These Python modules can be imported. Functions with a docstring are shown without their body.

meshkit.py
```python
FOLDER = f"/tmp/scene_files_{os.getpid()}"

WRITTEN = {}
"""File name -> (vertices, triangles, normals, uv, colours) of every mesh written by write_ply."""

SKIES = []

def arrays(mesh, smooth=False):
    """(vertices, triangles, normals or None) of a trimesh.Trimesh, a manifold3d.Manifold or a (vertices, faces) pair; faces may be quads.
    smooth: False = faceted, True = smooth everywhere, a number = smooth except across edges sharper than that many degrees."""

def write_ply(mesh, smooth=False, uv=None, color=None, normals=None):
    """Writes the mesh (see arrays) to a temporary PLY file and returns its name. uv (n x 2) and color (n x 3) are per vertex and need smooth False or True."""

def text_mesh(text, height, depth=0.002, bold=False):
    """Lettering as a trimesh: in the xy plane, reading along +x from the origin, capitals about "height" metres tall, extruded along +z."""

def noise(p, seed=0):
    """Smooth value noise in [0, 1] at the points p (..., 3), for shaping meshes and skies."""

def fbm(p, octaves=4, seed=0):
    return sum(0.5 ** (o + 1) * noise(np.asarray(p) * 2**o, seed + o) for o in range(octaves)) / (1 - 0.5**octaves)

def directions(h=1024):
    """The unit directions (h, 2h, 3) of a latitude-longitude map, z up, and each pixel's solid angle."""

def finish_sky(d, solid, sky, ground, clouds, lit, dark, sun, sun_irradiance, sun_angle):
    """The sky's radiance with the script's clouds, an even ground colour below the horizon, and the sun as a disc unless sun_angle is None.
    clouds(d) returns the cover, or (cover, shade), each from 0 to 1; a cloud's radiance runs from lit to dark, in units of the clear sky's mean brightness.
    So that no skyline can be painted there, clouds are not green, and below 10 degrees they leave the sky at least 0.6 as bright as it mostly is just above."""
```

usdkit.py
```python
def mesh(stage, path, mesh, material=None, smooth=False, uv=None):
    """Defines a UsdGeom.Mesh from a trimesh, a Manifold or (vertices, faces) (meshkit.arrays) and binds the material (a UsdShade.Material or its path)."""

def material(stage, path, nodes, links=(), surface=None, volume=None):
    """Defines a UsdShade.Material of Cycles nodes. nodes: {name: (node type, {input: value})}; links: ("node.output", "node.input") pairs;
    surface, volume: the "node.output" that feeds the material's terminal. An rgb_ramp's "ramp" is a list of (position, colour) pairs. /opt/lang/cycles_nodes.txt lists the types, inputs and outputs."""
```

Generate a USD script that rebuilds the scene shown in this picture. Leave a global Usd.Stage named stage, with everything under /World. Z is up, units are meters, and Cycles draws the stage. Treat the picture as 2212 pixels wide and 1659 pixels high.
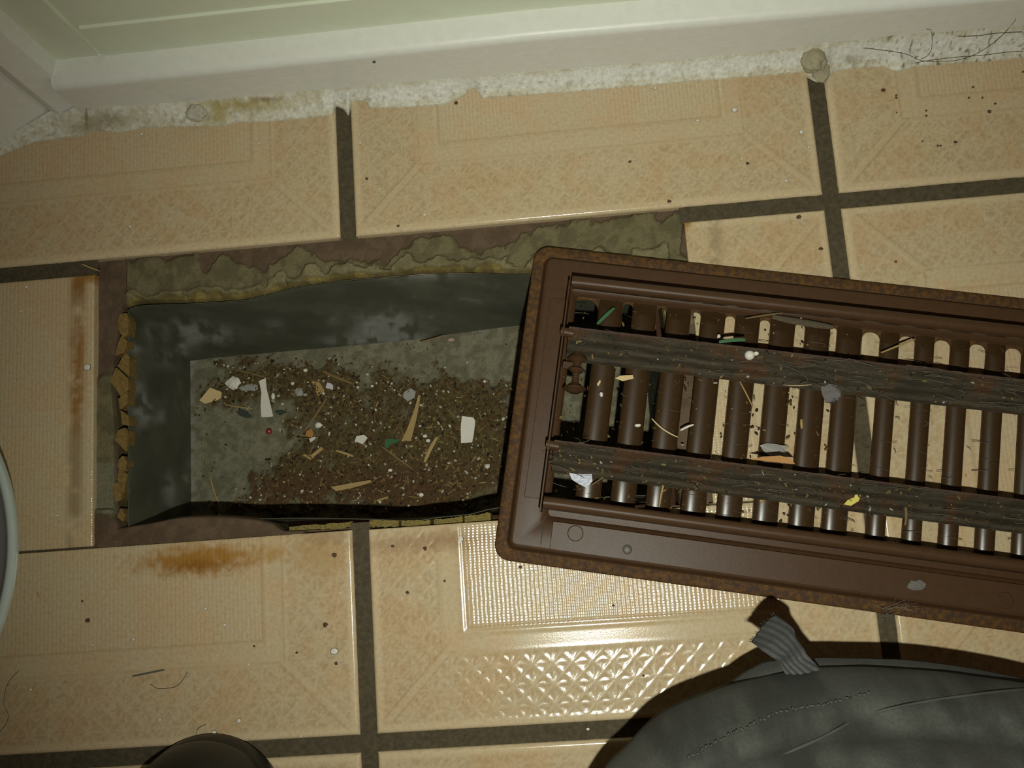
import math, random
import numpy as np, trimesh, usdkit, meshkit
from pxr import Usd, UsdGeom, UsdLux, UsdShade, Sdf, Gf, Vt
from shapely.geometry import Polygon, Point, LineString, box as sbox
from shapely.ops import unary_union

# ------------------------------------------------------------------ stage, camera, light, exposure
stage = Usd.Stage.CreateInMemory()
UsdGeom.SetStageUpAxis(stage, 'Z'); UsdGeom.SetStageMetersPerUnit(stage, 1.0)
UsdGeom.Xform.Define(stage, '/World'); UsdGeom.Scope.Define(stage, '/World/Looks')
CAM = np.array([0.1314, -0.1922, 0.5612]); FPX = 2000.0
ROT = np.array([[0.9952, 0.0788, 0.0577], [-0.0685, 0.9841, -0.1636], [-0.0697, 0.1589, 0.9848]])
cam = UsdGeom.Camera.Define(stage, '/World/camera')
M = np.eye(4); M[:3, :3] = ROT.T; M[3, :3] = CAM
cam.AddTransformOp().Set(Gf.Matrix4d(*M.ravel().tolist()))
cam.CreateHorizontalApertureAttr(36.0); cam.CreateFocalLengthAttr(36.0 * FPX / 2212)
cam.CreateClippingRangeAttr(Gf.Vec2f(0.02, 50.0))
cam.CreateExposureAttr(0.0)
# the camera phone's flash, a few centimetres from the lens, and a dim reddish dome for unseen room light in the shadows
flash = UsdLux.SphereLight.Define(stage, '/World/flash')
flash.CreateRadiusAttr(0.004)
fz = -ROT @ np.array([(1350 - 1106) / FPX, -(650 - 829.5) / FPX, -1.0]); fz /= np.linalg.norm(fz); fx = np.cross([0, 1, 0], fz); fx /= np.linalg.norm(fx)
ML = np.eye(4); ML[0, :3] = fx; ML[1, :3] = np.cross(fz, fx); ML[2, :3] = fz; ML[3, :3] = (0.139, -0.254, 0.555); flash.AddTransformOp().Set(Gf.Matrix4d(*ML.ravel().tolist()))   # aimed a little to the upper right of the picture's middle
sh = UsdLux.ShapingAPI.Apply(flash.GetPrim()); sh.CreateShapingConeAngleAttr(50.0); sh.CreateShapingConeSoftnessAttr(1.0)
flash.CreateIntensityAttr(16600.0); flash.CreateColorAttr(Gf.Vec3f(0.97, 1.0, 0.88))
dome = UsdLux.DomeLight.Define(stage, '/World/unseen_room_light')
dome.CreateIntensityAttr(0.012); dome.CreateColorAttr(Gf.Vec3f(1.0, 0.50, 0.26))

# ------------------------------------------------------------------ helpers
rng = np.random.default_rng(7); random.seed(7)
used = {}
def free(parent, name):
    k = used.get((parent, name), 0); used[(parent, name)] = k + 1
    return f'{parent}/{name}' if k == 0 else f'{parent}/{name}_{k:03d}'
def tag(prim, label=None, cat=None, group=None, kind=None):
    for k, v in (('label', label), ('category', cat), ('group', group), ('kind', kind)):
        if v: prim.SetCustomDataByKey(k, v)
    return prim
def thing(name, label, cat, loc=(0, 0, 0), rotz=0, group=None, kind=None):
    x = UsdGeom.Xform.Define(stage, free('/World', name))
    if any(loc): x.AddTranslateOp().Set(Gf.Vec3d(*map(float, loc)))
    if rotz: x.AddRotateZOp().Set(rotz)
    return tag(x.GetPrim(), label, cat, group, kind)
def put(name, mesh, mat, parent=None, smooth=False, tint=None, label=None, attrs=None):
    base = str(parent.GetPath()) if parent else '/World'
    m = usdkit.mesh(stage, free(base, name), mesh, mat, smooth=smooth)
    for nm, arr in {**({'tint': tint} if tint is not None else {}), **(attrs or {})}.items():
        arr = np.asarray(arr, np.float32)
        T = Sdf.ValueTypeNames.Color3fArray if arr.ndim == 2 else Sdf.ValueTypeNames.FloatArray
        pv = UsdGeom.PrimvarsAPI(m).CreatePrimvar(nm, T, 'vertex')
        pv.Set(Vt.Vec3fArray.FromNumpy(arr) if arr.ndim == 2 else Vt.FloatArray.FromNumpy(arr))
    p = m.GetPrim()
    if label: p.SetCustomDataByKey('label', label)
    return p
def solo(name, mesh, mat, label, cat, group=None, kind=None, **k):
    return tag(put(name, mesh, mat, None, **k), label, cat, group, kind)
# layout: where the photograph shows a point lying at height z
def at(px, py, z=0.0):
    d = ROT @ np.array([(px - 1106) / FPX, -(py - 829.5) / FPX, -1.0]); return CAM + (z - CAM[2]) / d[2] * d
def on_plane(px, py, P0, n):
    d = ROT @ np.array([(px - 1106) / FPX, -(py - 829.5) / FPX, -1.0]); return CAM + np.dot(P0 - CAM, n) / np.dot(d, n) * d
def proj(X):
    c = (np.asarray(X) - CAM) @ ROT; return 1106 + FPX * c[..., 0] / -c[..., 2], 829.5 - FPX * c[..., 1] / -c[..., 2]
def fbm(x, y, s, seed=0, o=4): return meshkit.fbm(np.stack([np.asarray(x) * s, np.asarray(y) * s, np.full(np.shape(x), 0.37 + seed)], -1), o, seed)
def sm(e0, e1, x): t = np.clip((x - e0) / (e1 - e0), 0, 1); return t * t * (3 - 2 * t)
def mixc(a, b, t): t = np.asarray(t)[..., None]; return np.asarray(a) * (1 - t) + np.asarray(b) * t
def gridmesh(X, Y, Z, flip=False):
    n, m = X.shape; i = np.arange(n * m).reshape(n, m)
    q = np.stack([i[:-1, :-1], i[1:, :-1], i[1:, 1:], i[:-1, 1:]], -1).reshape(-1, 4)
    if flip: q = q[:, ::-1]
    f = np.vstack([q[:, [0, 1, 2]], q[:, [0, 2, 3]]])
    return np.stack([X.ravel(), Y.ravel(), Z.ravel()], 1), f
def box(cx, cy, cz, sx, sy, sz, bev=0.0):
    if bev <= 0:
        m = trimesh.creation.box([sx, sy, sz]); m.apply_translation([cx, cy, cz]); return m
    pts = []
    for a in (-1, 1):
        for b in (-1, 1):
            for c in (-1, 1):
                x, y, z = a * sx / 2, b * sy / 2, c * sz / 2
                pts += [[x - a * bev, y - b * bev, z], [x - a * bev, y, z - c * bev], [x, y - b * bev, z - c * bev]]
    m = trimesh.Trimesh(pts).convex_hull; m.apply_translation([cx, cy, cz]); return m
def tube(P, r, sides=6):
    P = np.asarray(P, float); r = np.broadcast_to(r, (len(P),))
    t = np.gradient(P, axis=0); t /= np.linalg.norm(t, axis=1, keepdims=True) + 1e-12
    a = np.cross(t, np.where(np.abs(t[:, 2:]) < .9, [0, 0, 1.], [1., 0, 0])); a /= np.linalg.norm(a, axis=1, keepdims=True) + 1e-12
    b = np.cross(t, a); g = np.arange(sides) * 2 * np.pi / sides
    v = (P[:, None] + r[:, None, None] * (np.cos(g)[None, :, None] * a[:, None] + np.sin(g)[None, :, None] * b[:, None])).reshape(-1, 3)
    i, j = np.meshgrid(np.arange(len(P) - 1), np.arange(sides), indexing='ij')
    q = np.stack([i * sides + j, i * sides + (j + 1) % sides, (i + 1) * sides + (j + 1) % sides, (i + 1) * sides + j], -1).reshape(-1, 4)
    f = [q[:, [0, 1, 2]], q[:, [0, 2, 3]]]
    n = len(P) * sides; v = np.vstack([v, P[:1], P[-1:]])
    f.append(np.array([[n, (k + 1) % sides, k] for k in range(sides)] + [[n + 1, (len(P) - 1) * sides + k, (len(P) - 1) * sides + (k + 1) % sides] for k in range(sides)]))
    return trimesh.Trimesh(v, np.vstack(f), process=False)
def curve(pts, n=24):
    P = np.asarray(pts, float); d = np.r_[0, np.cumsum(np.linalg.norm(np.diff(P, axis=0), axis=1))]
    if len(P) == 2: return P[0] + np.linspace(0, 1, n)[:, None] * (P[1] - P[0])
    from scipy.interpolate import PchipInterpolator
    return PchipInterpolator(d, P)(np.linspace(0, d[-1], n))
def extrude(poly, h, z=0.0):
    parts = [trimesh.creation.extrude_polygon(g, h, engine='earcut') for g in getattr(poly, 'geoms', [poly]) if g.area > 1e-12]
    m = trimesh.util.concatenate(parts); m.apply_translation([0, 0, z]); return m
def lathe(prof, n=32): return trimesh.creation.revolve(np.asarray(prof), sections=n)
def join(*ms): return trimesh.util.concatenate([m if isinstance(m, trimesh.Trimesh) else trimesh.Trimesh(*m, process=False) for m in ms])

# ------------------------------------------------------------------ materials
def look(name, color=None, rough=.6, tint=None, vary=0.0, vscale=300, bump=0.0, bscale=1500, spec=.5, extra=None, metallic=0.0, coat=0.0, vary_to=None, sheen=0.0, lo=.35, stretch=None):
    """A principled material: a plain or per-vertex colour, mottled by noise, with a fine noise relief of 'bump' metres."""
    n = {'g': ('geometry', {}), 'p': ('principled_bsdf', {'roughness': rough, 'specular_ior_level': spec, 'metallic': metallic, 'coat_weight': coat, 'sheen_weight': sheen})}
    l = []
    src = None
    if tint: n['a'] = ('attribute', {'attribute': tint}); src = 'a.color'
    else: n['c'] = ('mix_color', {'blend_type': 'mix', 'fac': 0.0, 'a': color, 'b': color}); src = 'c.result'
    if vary:
        n['nz'] = ('noise_texture', {'scale': vscale, 'detail': 5, 'roughness': .65}); l.append(('g.position', 'nz.vector'))
        n['mr'] = ('map_range', {'from_min': lo, 'from_max': lo + .33, 'to_min': 0.0, 'to_max': vary, 'clamp': True}); l.append(('nz.fac', 'mr.value'))
        n['mx'] = ('mix_color', {'blend_type': 'mix', 'b': vary_to or (.05, .035, .02)}); l += [('mr.result', 'mx.fac'), (src, 'mx.a')]; src = 'mx.result'
    l.append((src, 'p.base_color'))
    if bump:
        n['bn'] = ('noise_texture', {'scale': bscale, 'detail': 4, 'roughness': .6}); l.append(('g.position', 'bn.vector') if not stretch else ('mp.vector', 'bn.vector'))
        if stretch: n['mp'] = ('mapping', {'mapping_type': 'point', 'scale': stretch}); l.append(('g.position', 'mp.vector'))
        n['b'] = ('bump', {'distance': bump, 'strength': 1.0}); l += [('bn.fac', 'b.height'), ('b.normal', 'p.normal')]
    return usdkit.material(stage, '/World/Looks/' + name, n, l, surface='p.BSDF')
# glazed tile: per-vertex colour, woven relief where the primvar "linen" is 1
TILE = usdkit.material(stage, '/World/Looks/tile', {
    'g': ('geometry', {}), 'a': ('attribute', {'attribute': 'tint'}), 'ln': ('attribute', {'attribute': 'linen'}),
    'wx': ('wave_texture', {'wave_type': 'bands', 'bands_direction': 'x', 'profile': 'sine', 'scale': 122.0, 'distortion': 1.6, 'detail': 2, 'detail_scale': 1.4}),
    'wy': ('wave_texture', {'wave_type': 'bands', 'bands_direction': 'y', 'profile': 'sine', 'scale': 190.0, 'distortion': 1.6, 'detail': 2, 'detail_scale': 1.4}),
    'nz': ('noise_texture', {'scale': 900.0, 'detail': 4, 'roughness': .6}),
    'n2': ('noise_texture', {'scale': 420.0, 'detail': 5, 'roughness': .7}),
    'mr': ('map_range', {'from_min': .42, 'from_max': .75, 'to_min': 0.0, 'to_max': .38, 'clamp': True}),
    'mx': ('mix_color', {'blend_type': 'mix', 'b': (.27, .15, .065)}),
    's1': ('math', {'math_type': 'multiply_add', 'value2': .45}), 's2': ('math', {'math_type': 'multiply'}),
    's3': ('math', {'math_type': 'multiply_add', 'value2': .35}),
    'b': ('bump', {'distance': .00010, 'strength': 1.0}),
    'p': ('principled_bsdf', {'roughness': .155, 'specular_ior_level': .6})},
    [('g.position', 'wx.vector'), ('g.position', 'wy.vector'), ('g.position', 'nz.vector'), ('g.position', 'n2.vector'),
     ('wy.fac', 's1.value1'), ('wx.fac', 's1.value3'), ('s1.value', 's2.value1'), ('ln.fac', 's2.value2'),
     ('nz.fac', 's3.value1'), ('s2.value', 's3.value3'), ('s3.value', 'b.height'), ('b.normal', 'p.normal'),
     ('n2.fac', 'mr.value'), ('mr.result', 'mx.fac'), ('a.color', 'mx.a'), ('mx.result', 'p.base_color')], surface='p.BSDF')
GROUT = look('grout', (.098, .078, .048), .9, vary=.75, vscale=350, vary_to=(.045, .034, .018), bump=.0004, bscale=1100, spec=.2)
MORTAR = look('mortar', rough=.92, tint='tint', vary=.45, vscale=700, vary_to=(.06, .045, .025), bump=.0003, bscale=1400, spec=.15)
ZINC = look('zinc', rough=.7, tint='tint', vary=.35, vscale=120, vary_to=(.06, .062, .054), bump=.00005, bscale=900, spec=.25)
DIRT = look('dirt', rough=.95, tint='tint', vary=.5, vscale=900, vary_to=(.045, .03, .016), bump=.0004, bscale=1600, spec=.1)
BITS = look('bits', rough=.8, tint='tint', spec=.25)
PAINT = look('white_paint', (.78, .78, .72), .38, vary=.16, vscale=160, vary_to=(.5, .48, .38), bump=.00016, bscale=500, spec=.45, stretch=(.05, 1.6, 1.6))
WALLP = look('wall_paint', (.76, .80, .62), .5, vary=.12, vscale=60, vary_to=(.45, .46, .35), bump=.00005, bscale=900, spec=.35)
CAULK = look('caulk', rough=.6, tint='tint', vary=.4, vscale=420, vary_to=(.22, .19, .11), bump=.00035, bscale=900, spec=.3)
BROWN = look('brown_enamel', (.070, .036, .018), .36, vary=.5, vscale=260, vary_to=(.050, .025, .010), bump=.00006, bscale=2500, spec=.19)
RUST = look('rusty_enamel', (.050, .026, .013), .6, vary=.95, vscale=330, vary_to=(.16, .068, .008), bump=.00025, bscale=1800, spec=.2, lo=.42)
SLAT = look('slat_enamel', (.046, .024, .009), .30, vary=.5, vscale=300, vary_to=(.030, .016, .006), bump=.00003, bscale=2500, spec=.5)
BLADE = look('dirty_blade', rough=.7, tint='tint', vary=.6, vscale=500, vary_to=(.03, .024, .016), bump=.0005, bscale=1500, spec=.3)
FABRIC = look('trouser_cloth', rough=.9, tint='tint', vary=.4, vscale=600, vary_to=(.025, .025, .022), bump=.0003, bscale=2600, spec=.1, sheen=.05)
STITCH = look('stitch_thread', (.065, .066, .057), .8, spec=.2)
STRAP = look('strap_cloth', (.12, .12, .12), .85, vary=.6, vscale=900, vary_to=(.04, .04, .04), bump=.0003, bscale=3000, spec=.2)
SHOE = look('black_leather', (.010, .009, .007), .45, bump=.0001, bscale=900)
GLAZE = look('white_glaze', (.52, .60, .55), .12, spec=.5, coat=.3)
GLAZE_IN = look('grey_glaze', (.42, .46, .46), .3, vary=.3, vscale=900, vary_to=(.3, .33, .32), spec=.4)
WHITE = look('white_bit', (.68, .64, .56), .6, vary=.3, vscale=900, vary_to=(.45, .4, .32))
CREAM = look('cream_bit', (.62, .47, .22), .7, vary=.3, vscale=700, vary_to=(.4, .28, .12))
STRAW = look('straw', (.36, .25, .09), .7, vary=.4, vscale=900, vary_to=(.22, .13, .045))
STRAWD = look('dark_straw', (.17, .11, .035), .75, vary=.4, vscale=900, vary_to=(.09, .055, .02))
PALE = look('pale_straw', (.55, .42, .22), .6, vary=.3, vscale=900, vary_to=(.4, .28, .12))
GREEN = look('green_plastic', (.05, .13, .06), .2, spec=.6)
RED = look('red_bead', (.22, .025, .015), .4)
ORANGE = look('orange_bit', (.38, .19, .05), .7)
YELLOW = look('yellow_bit', (.55, .47, .06), .6)
LILAC = look('lilac_bit', (.55, .50, .54), .6)
TAG_W = look('frosted_plastic', (.50, .52, .62), .3, vary=.5, vscale=500, vary_to=(.3, .31, .33), bump=.0004, bscale=500)
GREYB = look('grey_bit', (.30, .29, .26), .7, vary=.4, vscale=700, vary_to=(.18, .17, .14))
BLACKB = look('black_bit', (.018, .014, .010), .7)
BROWNB = look('brown_bit', (.085, .045, .02), .8)
HAIR = look('hair', (.045, .04, .032), .5)
LINT = look('lint', (.22, .20, .17), .95, spec=.1)
FEATHER = look('feather_vane', (.42, .40, .37), .8, spec=.2)

# ------------------------------------------------------------------ the floor: tiles, grout, mortar round the opening
PITCH, GAP = .305, .0097
g2 = GAP / 2
T = PITCH - GAP
floor = thing('floor', None, None, kind='structure')
BASE = np.array([.53, .425, .265])
def tile_surface(wx, wy, tx, ty):
    """Height and colour of a moulded tile at world (wx, wy); (tx, ty) is the tile's lower left corner."""
    a, b = wx - tx, wy - ty
    d = np.minimum(np.minimum(a, T - a), np.minimum(b, T - b))
    e1 = np.minimum(np.minimum(a, T - a), 1e9); e2 = np.minimum(b, T - b)
    p = .0119
    def line(v, w): return np.clip(1 - np.abs((v / p + .5) % 1 - .5) * p / w, 0, 1)
    ca, cb = a - T / 2, b - T / 2
    wob = (fbm(wx, wy, 300, 3, 2) - .5) * .0012
    dg = np.maximum(line((ca + cb + wob) * .7071 * 1.4142, .0026), line((ca - cb + wob) * .7071 * 1.4142, .0026))
    hv = np.maximum(line(ca + p / 2 + wob, .0014), line(cb + p / 2 + wob, .0014))
    lat = np.maximum(.55 * sm(0, 1, dg), .42 * sm(0, 1, hv))
    band = sm(.0045, .0065, d) * (1 - sm(.0405, .0425, d))
    mitre = 1 - sm(.0022, .0042, np.abs(e1 - e2))
    mitre = mitre * (d < .045)
    h = band * (1 - mitre) * (lat * .00045 - .0003)
    h += mitre * band * .00022
    ridge = np.exp(-((d - .0545) / .0011) ** 2) - .7 * np.exp(-((d - .0572) / .0007) ** 2) + .35 * np.exp(-((d - .0432) / .0008) ** 2)
    h += ridge * .00035
    linen = sm(.0565, .0585, d)
    # grime settled in the hollows of the pattern, and a warm mottle
    n1 = fbm(wx, wy, 60, 1, 4); n2 = fbm(wx, wy, 260, 2, 3)
    groove = band * (1 - mitre) * np.clip(1 - lat * 2.2, 0, 1) * sm(.40, .55, n2)
    col = mixc(BASE, BASE * [1.02, .95, .90], sm(.45, .6, n1))
    sq = fbm(wx + .004 * fbm(wx, wy, 200, 5, 2), wy, 330, 6, 3)
    col = mixc(col, [.30, .185, .075], .26 * groove)
    col = mixc(col, [.30, .185, .075], .34 * band * np.clip(1 - np.abs(sq - .5) / .026, 0, 1) * (1 - mitre))
    ln = np.exp(-((d - .0573) / .0006) ** 2) + .7 * np.exp(-((d - .0440) / .0006) ** 2) + .8 * (d < .045) * np.exp(-((np.abs(e1 - e2) - .0036) / .0007) ** 2)
    ln += .8 * band * (1 - mitre) * np.exp(-((lat - .16) / .07) ** 2) * sm(.44, .56, fbm(wx, wy, 140, 12, 3))
    col = mixc(col, [.33, .205, .085], np.clip(.42 * ln, 0, .6))
    col = mixc(col, [.42, .28, .14], .16 * band * sm(.5, .7, n1))
    return h, col, linen
def stains(wx, wy, col):
    px, py = proj(np.stack([wx, wy, np.zeros_like(wx)], -1))
    n = fbm(wx, wy, 320, 9, 4); n2 = fbm(wx, wy, 90, 11, 3)
    def el(cx, cy, rx, ry, ang=0.0):
        c, s = math.cos(ang), math.sin(ang); u = ((px - cx) * c + (py - cy) * s) / rx; v = (-(px - cx) * s + (py - cy) * c) / ry
        return np.clip(1.25 - np.hypot(u, v) - (n - .5) * 1.5, 0, 1)
    rust = np.clip(el(425, 1210, 140, 32, -.05) * 1.2, 0, 1)
    col = mixc(col, [.34, .155, .018], .92 * np.minimum(rust, 1)); col = mixc(col, [.2, .07, .008], .6 * el(430, 1222, 70, 14, -.03))
    col = mixc(col, [.42, .24, .06], .6 * el(590, 1195, 40, 22)); col = mixc(col, [.40, .25, .10], .55 * el(690, 1200, 70, 50))
    col = mixc(col, [.32, .20, .11], .65 * el(900, 1172, 170, 22, -.08)); col = mixc(col, [.26, .15, .07], .5 * el(990, 1170, 60, 28))
    col = mixc(col, [.30, .20, .11], .6 * el(700, 1160, 60, 16, -.05))
    # band of dirt where the grille used to lie, on the left piece
    xb = np.interp(py, [600, 1180], [168, 160]); strip = np.exp(-(np.abs(px - xb) / 17) ** 3) * (py > 590) * (py < 1185)
    col = mixc(col, [.24, .17, .085], strip * sm(.3, .55, n2) * .75)
    col = mixc(col, [.26, .11, .02], np.clip(strip * 1.2, 0, 1) * np.clip(el(175, 770, 22, 90) + el(172, 610, 30, 40) + el(165, 880, 16, 60), 0, 1) * .85)
    col = mixc(col, [.30, .14, .02], .9 * el(195, 598, 26, 16)); col = mixc(col, [.30, .14, .015], .9 * el(1482, 482, 14, 18))
    st2 = np.exp(-(np.abs(px - 1545) / 14) ** 3) * (py > 470) * (py < 600)
    col = mixc(col, [.25, .20, .12], st2 * .6 * sm(.3, .6, n))
    return col
def tile(x0, x1, y0, y1, ix, iy, cut='', res=.001, label=None, z0=0.0):
    """One tile or cut piece of a tile; cut lists the sides (l r b t) sawn instead of rounded."""
    tx, ty = ix * PITCH + g2, iy * PITCH + g2
    edge = np.array([0, .0002, .0005, .0009, .0014, .002, .0027])
    def axis(a, b): n = max(int((b - a - .0074) / res), 2); return np.r_[a + edge, np.linspace(a + .0037, b - .0037, n), (b - edge)[::-1]]
    xs, ys = axis(x0, x1), axis(y0, y1)
    X, Y = np.meshgrid(xs, ys, indexing='ij')
    h, col, lin = tile_surface(X, Y, tx, ty)
    def drop(d, c, s): r = .0006 if c in cut else .0026; e = np.maximum(r - d, 0); ch = (.0004 * sm(.0018, 0, d) * fbm(X, Y, 500, s, 3) * 2 if c in cut else 0); return r - np.sqrt(np.maximum(r * r - e * e, 0)) + ch
    z = z0 + h - np.maximum.reduce([drop(X - x0, 'l', 1), drop(x1 - X, 'r', 2), drop(Y - y0, 'b', 3), drop(y1 - Y, 't', 4)])
    dd = np.minimum(np.minimum(X - tx, tx + T - X), np.minimum(Y - ty, ty + T - Y))
    col = mixc(col, BASE * 1.12, .8 * (1 - sm(.003, .006, dd)))
    if res < .002: col = stains(X, Y, col)
    # sides
    Xp, Yp, Zp = np.pad(X, 1, 'edge'), np.pad(Y, 1, 'edge'), np.pad(z, 1, 'edge')
    Zp[[0, -1], :] = -.009; Zp[:, [0, -1]] = -.009
    cp, lp = np.pad(col, ((1, 1), (1, 1), (0, 0)), 'edge'), np.pad(lin, 1, 'edge')
    v, f = gridmesh(Xp, Yp, Zp)
    put('tile', (v, f), TILE, floor, smooth=True, tint=cp.reshape(-1, 3), attrs={'linen': lp.ravel()}, label=label)
def whole(ix, iy, res=.001, **k): tile(ix * PITCH + g2, (ix + 1) * PITCH - g2, iy * PITCH + g2, (iy + 1) * PITCH - g2, ix, iy, res=res, **k)
YT = .125
tile(-PITCH + g2, -g2, g2, YT, -1, 0, 't', label='upper left tile cut off under the baseboard')
tile(g2, PITCH - g2, g2, YT, 0, 0, 't'); tile(PITCH + g2, 2 * PITCH - g2, g2, YT, 1, 0, 't')
tile(-PITCH + g2, -.1675, -.1796, -g2, -1, -.81, 'rb', label='stained cut tile left of the duct opening')
tile(-PITCH + g2, -g2, -PITCH + g2, -.1808, -1, -1, 't', label='tile with an orange rust stain')
tile(g2, PITCH - g2, -PITCH + g2, -.1812, 0, -1, 't', label='tile with the bright flash reflection')
tile(.2131, PITCH - g2, -.1804, -g2, 0, -1, 'lb', label='narrow cut tile right of the duct opening')
whole(1, -1)
for ix in (-1, 0, 1): whole(ix, -2, res=.0014)
for ix, iy in ((-2, -1), (-2, -2), (2, -1), (2, -2)): whole(ix, iy, res=.004)
for ix in (-2, 2): tile(ix * PITCH + g2, (ix + 1) * PITCH - g2, g2, YT, ix, 0, 't', res=.004)
# grout lies in the joints, a little below the tiles
OPEN = (-.166, .211, -.180, .004)
def grout_strip(x0, x1, y0, y1):
    nx, ny = max(int((x1 - x0) / .0025), 4), max(int((y1 - y0) / .0025), 4)
    X, Y = np.meshgrid(np.linspace(x0, x1, nx), np.linspace(y0, y1, ny), indexing='ij')
    Z = -.0019 + (fbm(X, Y, 220, 21, 4) - .5) * .0010 - .0012 * sm(.6, .75, fbm(X, Y, 500, 22, 2))
    put('grout', gridmesh(X, Y, Z), GROUT, floor, smooth=True)
e = .001
for k in (-1, 0, 1, 2):
    x = k * PITCH
    segs = [(g2, YT), (-.1812 if k in (0,) else -g2, None)]
    grout_strip(x - g2 - e, x + g2 + e, g2 - e, YT)
    top = -.1775 if k == 0 else -g2
    grout_strip(x - g2 - e, x + g2 + e, -PITCH + g2, top + e)
    grout_strip(x - g2 - e, x + g2 + e, -2 * PITCH + g2, -PITCH - g2)
for a, b in ((-2 * PITCH, OPEN[0]), (OPEN[1], 3 * PITCH)): grout_strip(a, b, -g2 - e, g2 + e)
grout_strip(-2 * PITCH, 3 * PITCH, -PITCH - g2 - e, -PITCH + g2 + e)
grout_strip(-.31, OPEN[0], -.1815, -.1790); grout_strip(OPEN[1], .305, -.1820, -.1798)
# slab under the tiles, with the opening left free
slab = Polygon([(-.61, -.62), (.92, -.62), (.92, .14), (-.61, .14)]).difference(sbox(-.1655, -.1798, .2115, .003))
put('subfloor', extrude(slab, .012, -.0212), GROUT, floor)

# mortar ring between the cut tiles and the duct's mouth
def pxl(pts, z): return np.array([at(x, y, z)[:2] for x, y in pts])
back_edge = pxl([(262, 664), (300, 652), (400, 650), (480, 646), (530, 643), (575, 632), (640, 616), (700, 606), (760, 599), (900, 588), (1000, 585), (1140, 587)], -.005)
back_edge = np.vstack([back_edge, [[.15, -.030], [.194, -.033]]])
front_edge = pxl([(262, 1138), (330, 1127), (400, 1114), (450, 1112), (540, 1117), (590, 1128), (622, 1146), (700, 1143), (770, 1139), (850, 1141), (950, 1136), (1060, 1130)], -.004)
front_edge = np.vstack([front_edge, [[.15, -.1795], [.194, -.1795]]])
left_x = pxl([(262, 664), (246, 760), (240, 840), (246, 920), (246, 1000), (246, 1080), (262, 1138)], -.004)
NB, NL = 520, 260
inner = np.vstack([curve(back_edge, NB), curve(np.array([back_edge[-1], [.196, -.1], front_edge[-1]]), NL)[1:-1], curve(front_edge, NB)[::-1], curve(left_x, NL)[::-1][1:-1]])
ob = np.array([[-.1685, .0065], [.214, .0065]]); of = np.array([[-.1685, -.1825], [.214, -.1825]])
outer = np.vstack([curve(ob, NB), curve(np.array([ob[1], of[1]]), NL)[1:-1], curve(of, NB)[::-1], curve(np.array([ob[0], of[0]]), NL)[::-1][1:-1]])
tt = np.r_[np.linspace(0, 1, 34)]
X = outer[:, None, 0] * (1 - tt) + inner[:, None, 0] * tt; Y = outer[:, None, 1] * (1 - tt) + inner[:, None, 1] * tt
X = np.vstack([X, X[:1]]); Y = np.vstack([Y, Y[:1]])
TT = np.broadcast_to(tt, X.shape)
PXm, PYm = proj(np.stack([X, Y, np.full_like(X, -.004)], -1))
wob = (fbm(X, Y, 90, 31, 4) - .5)
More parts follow.
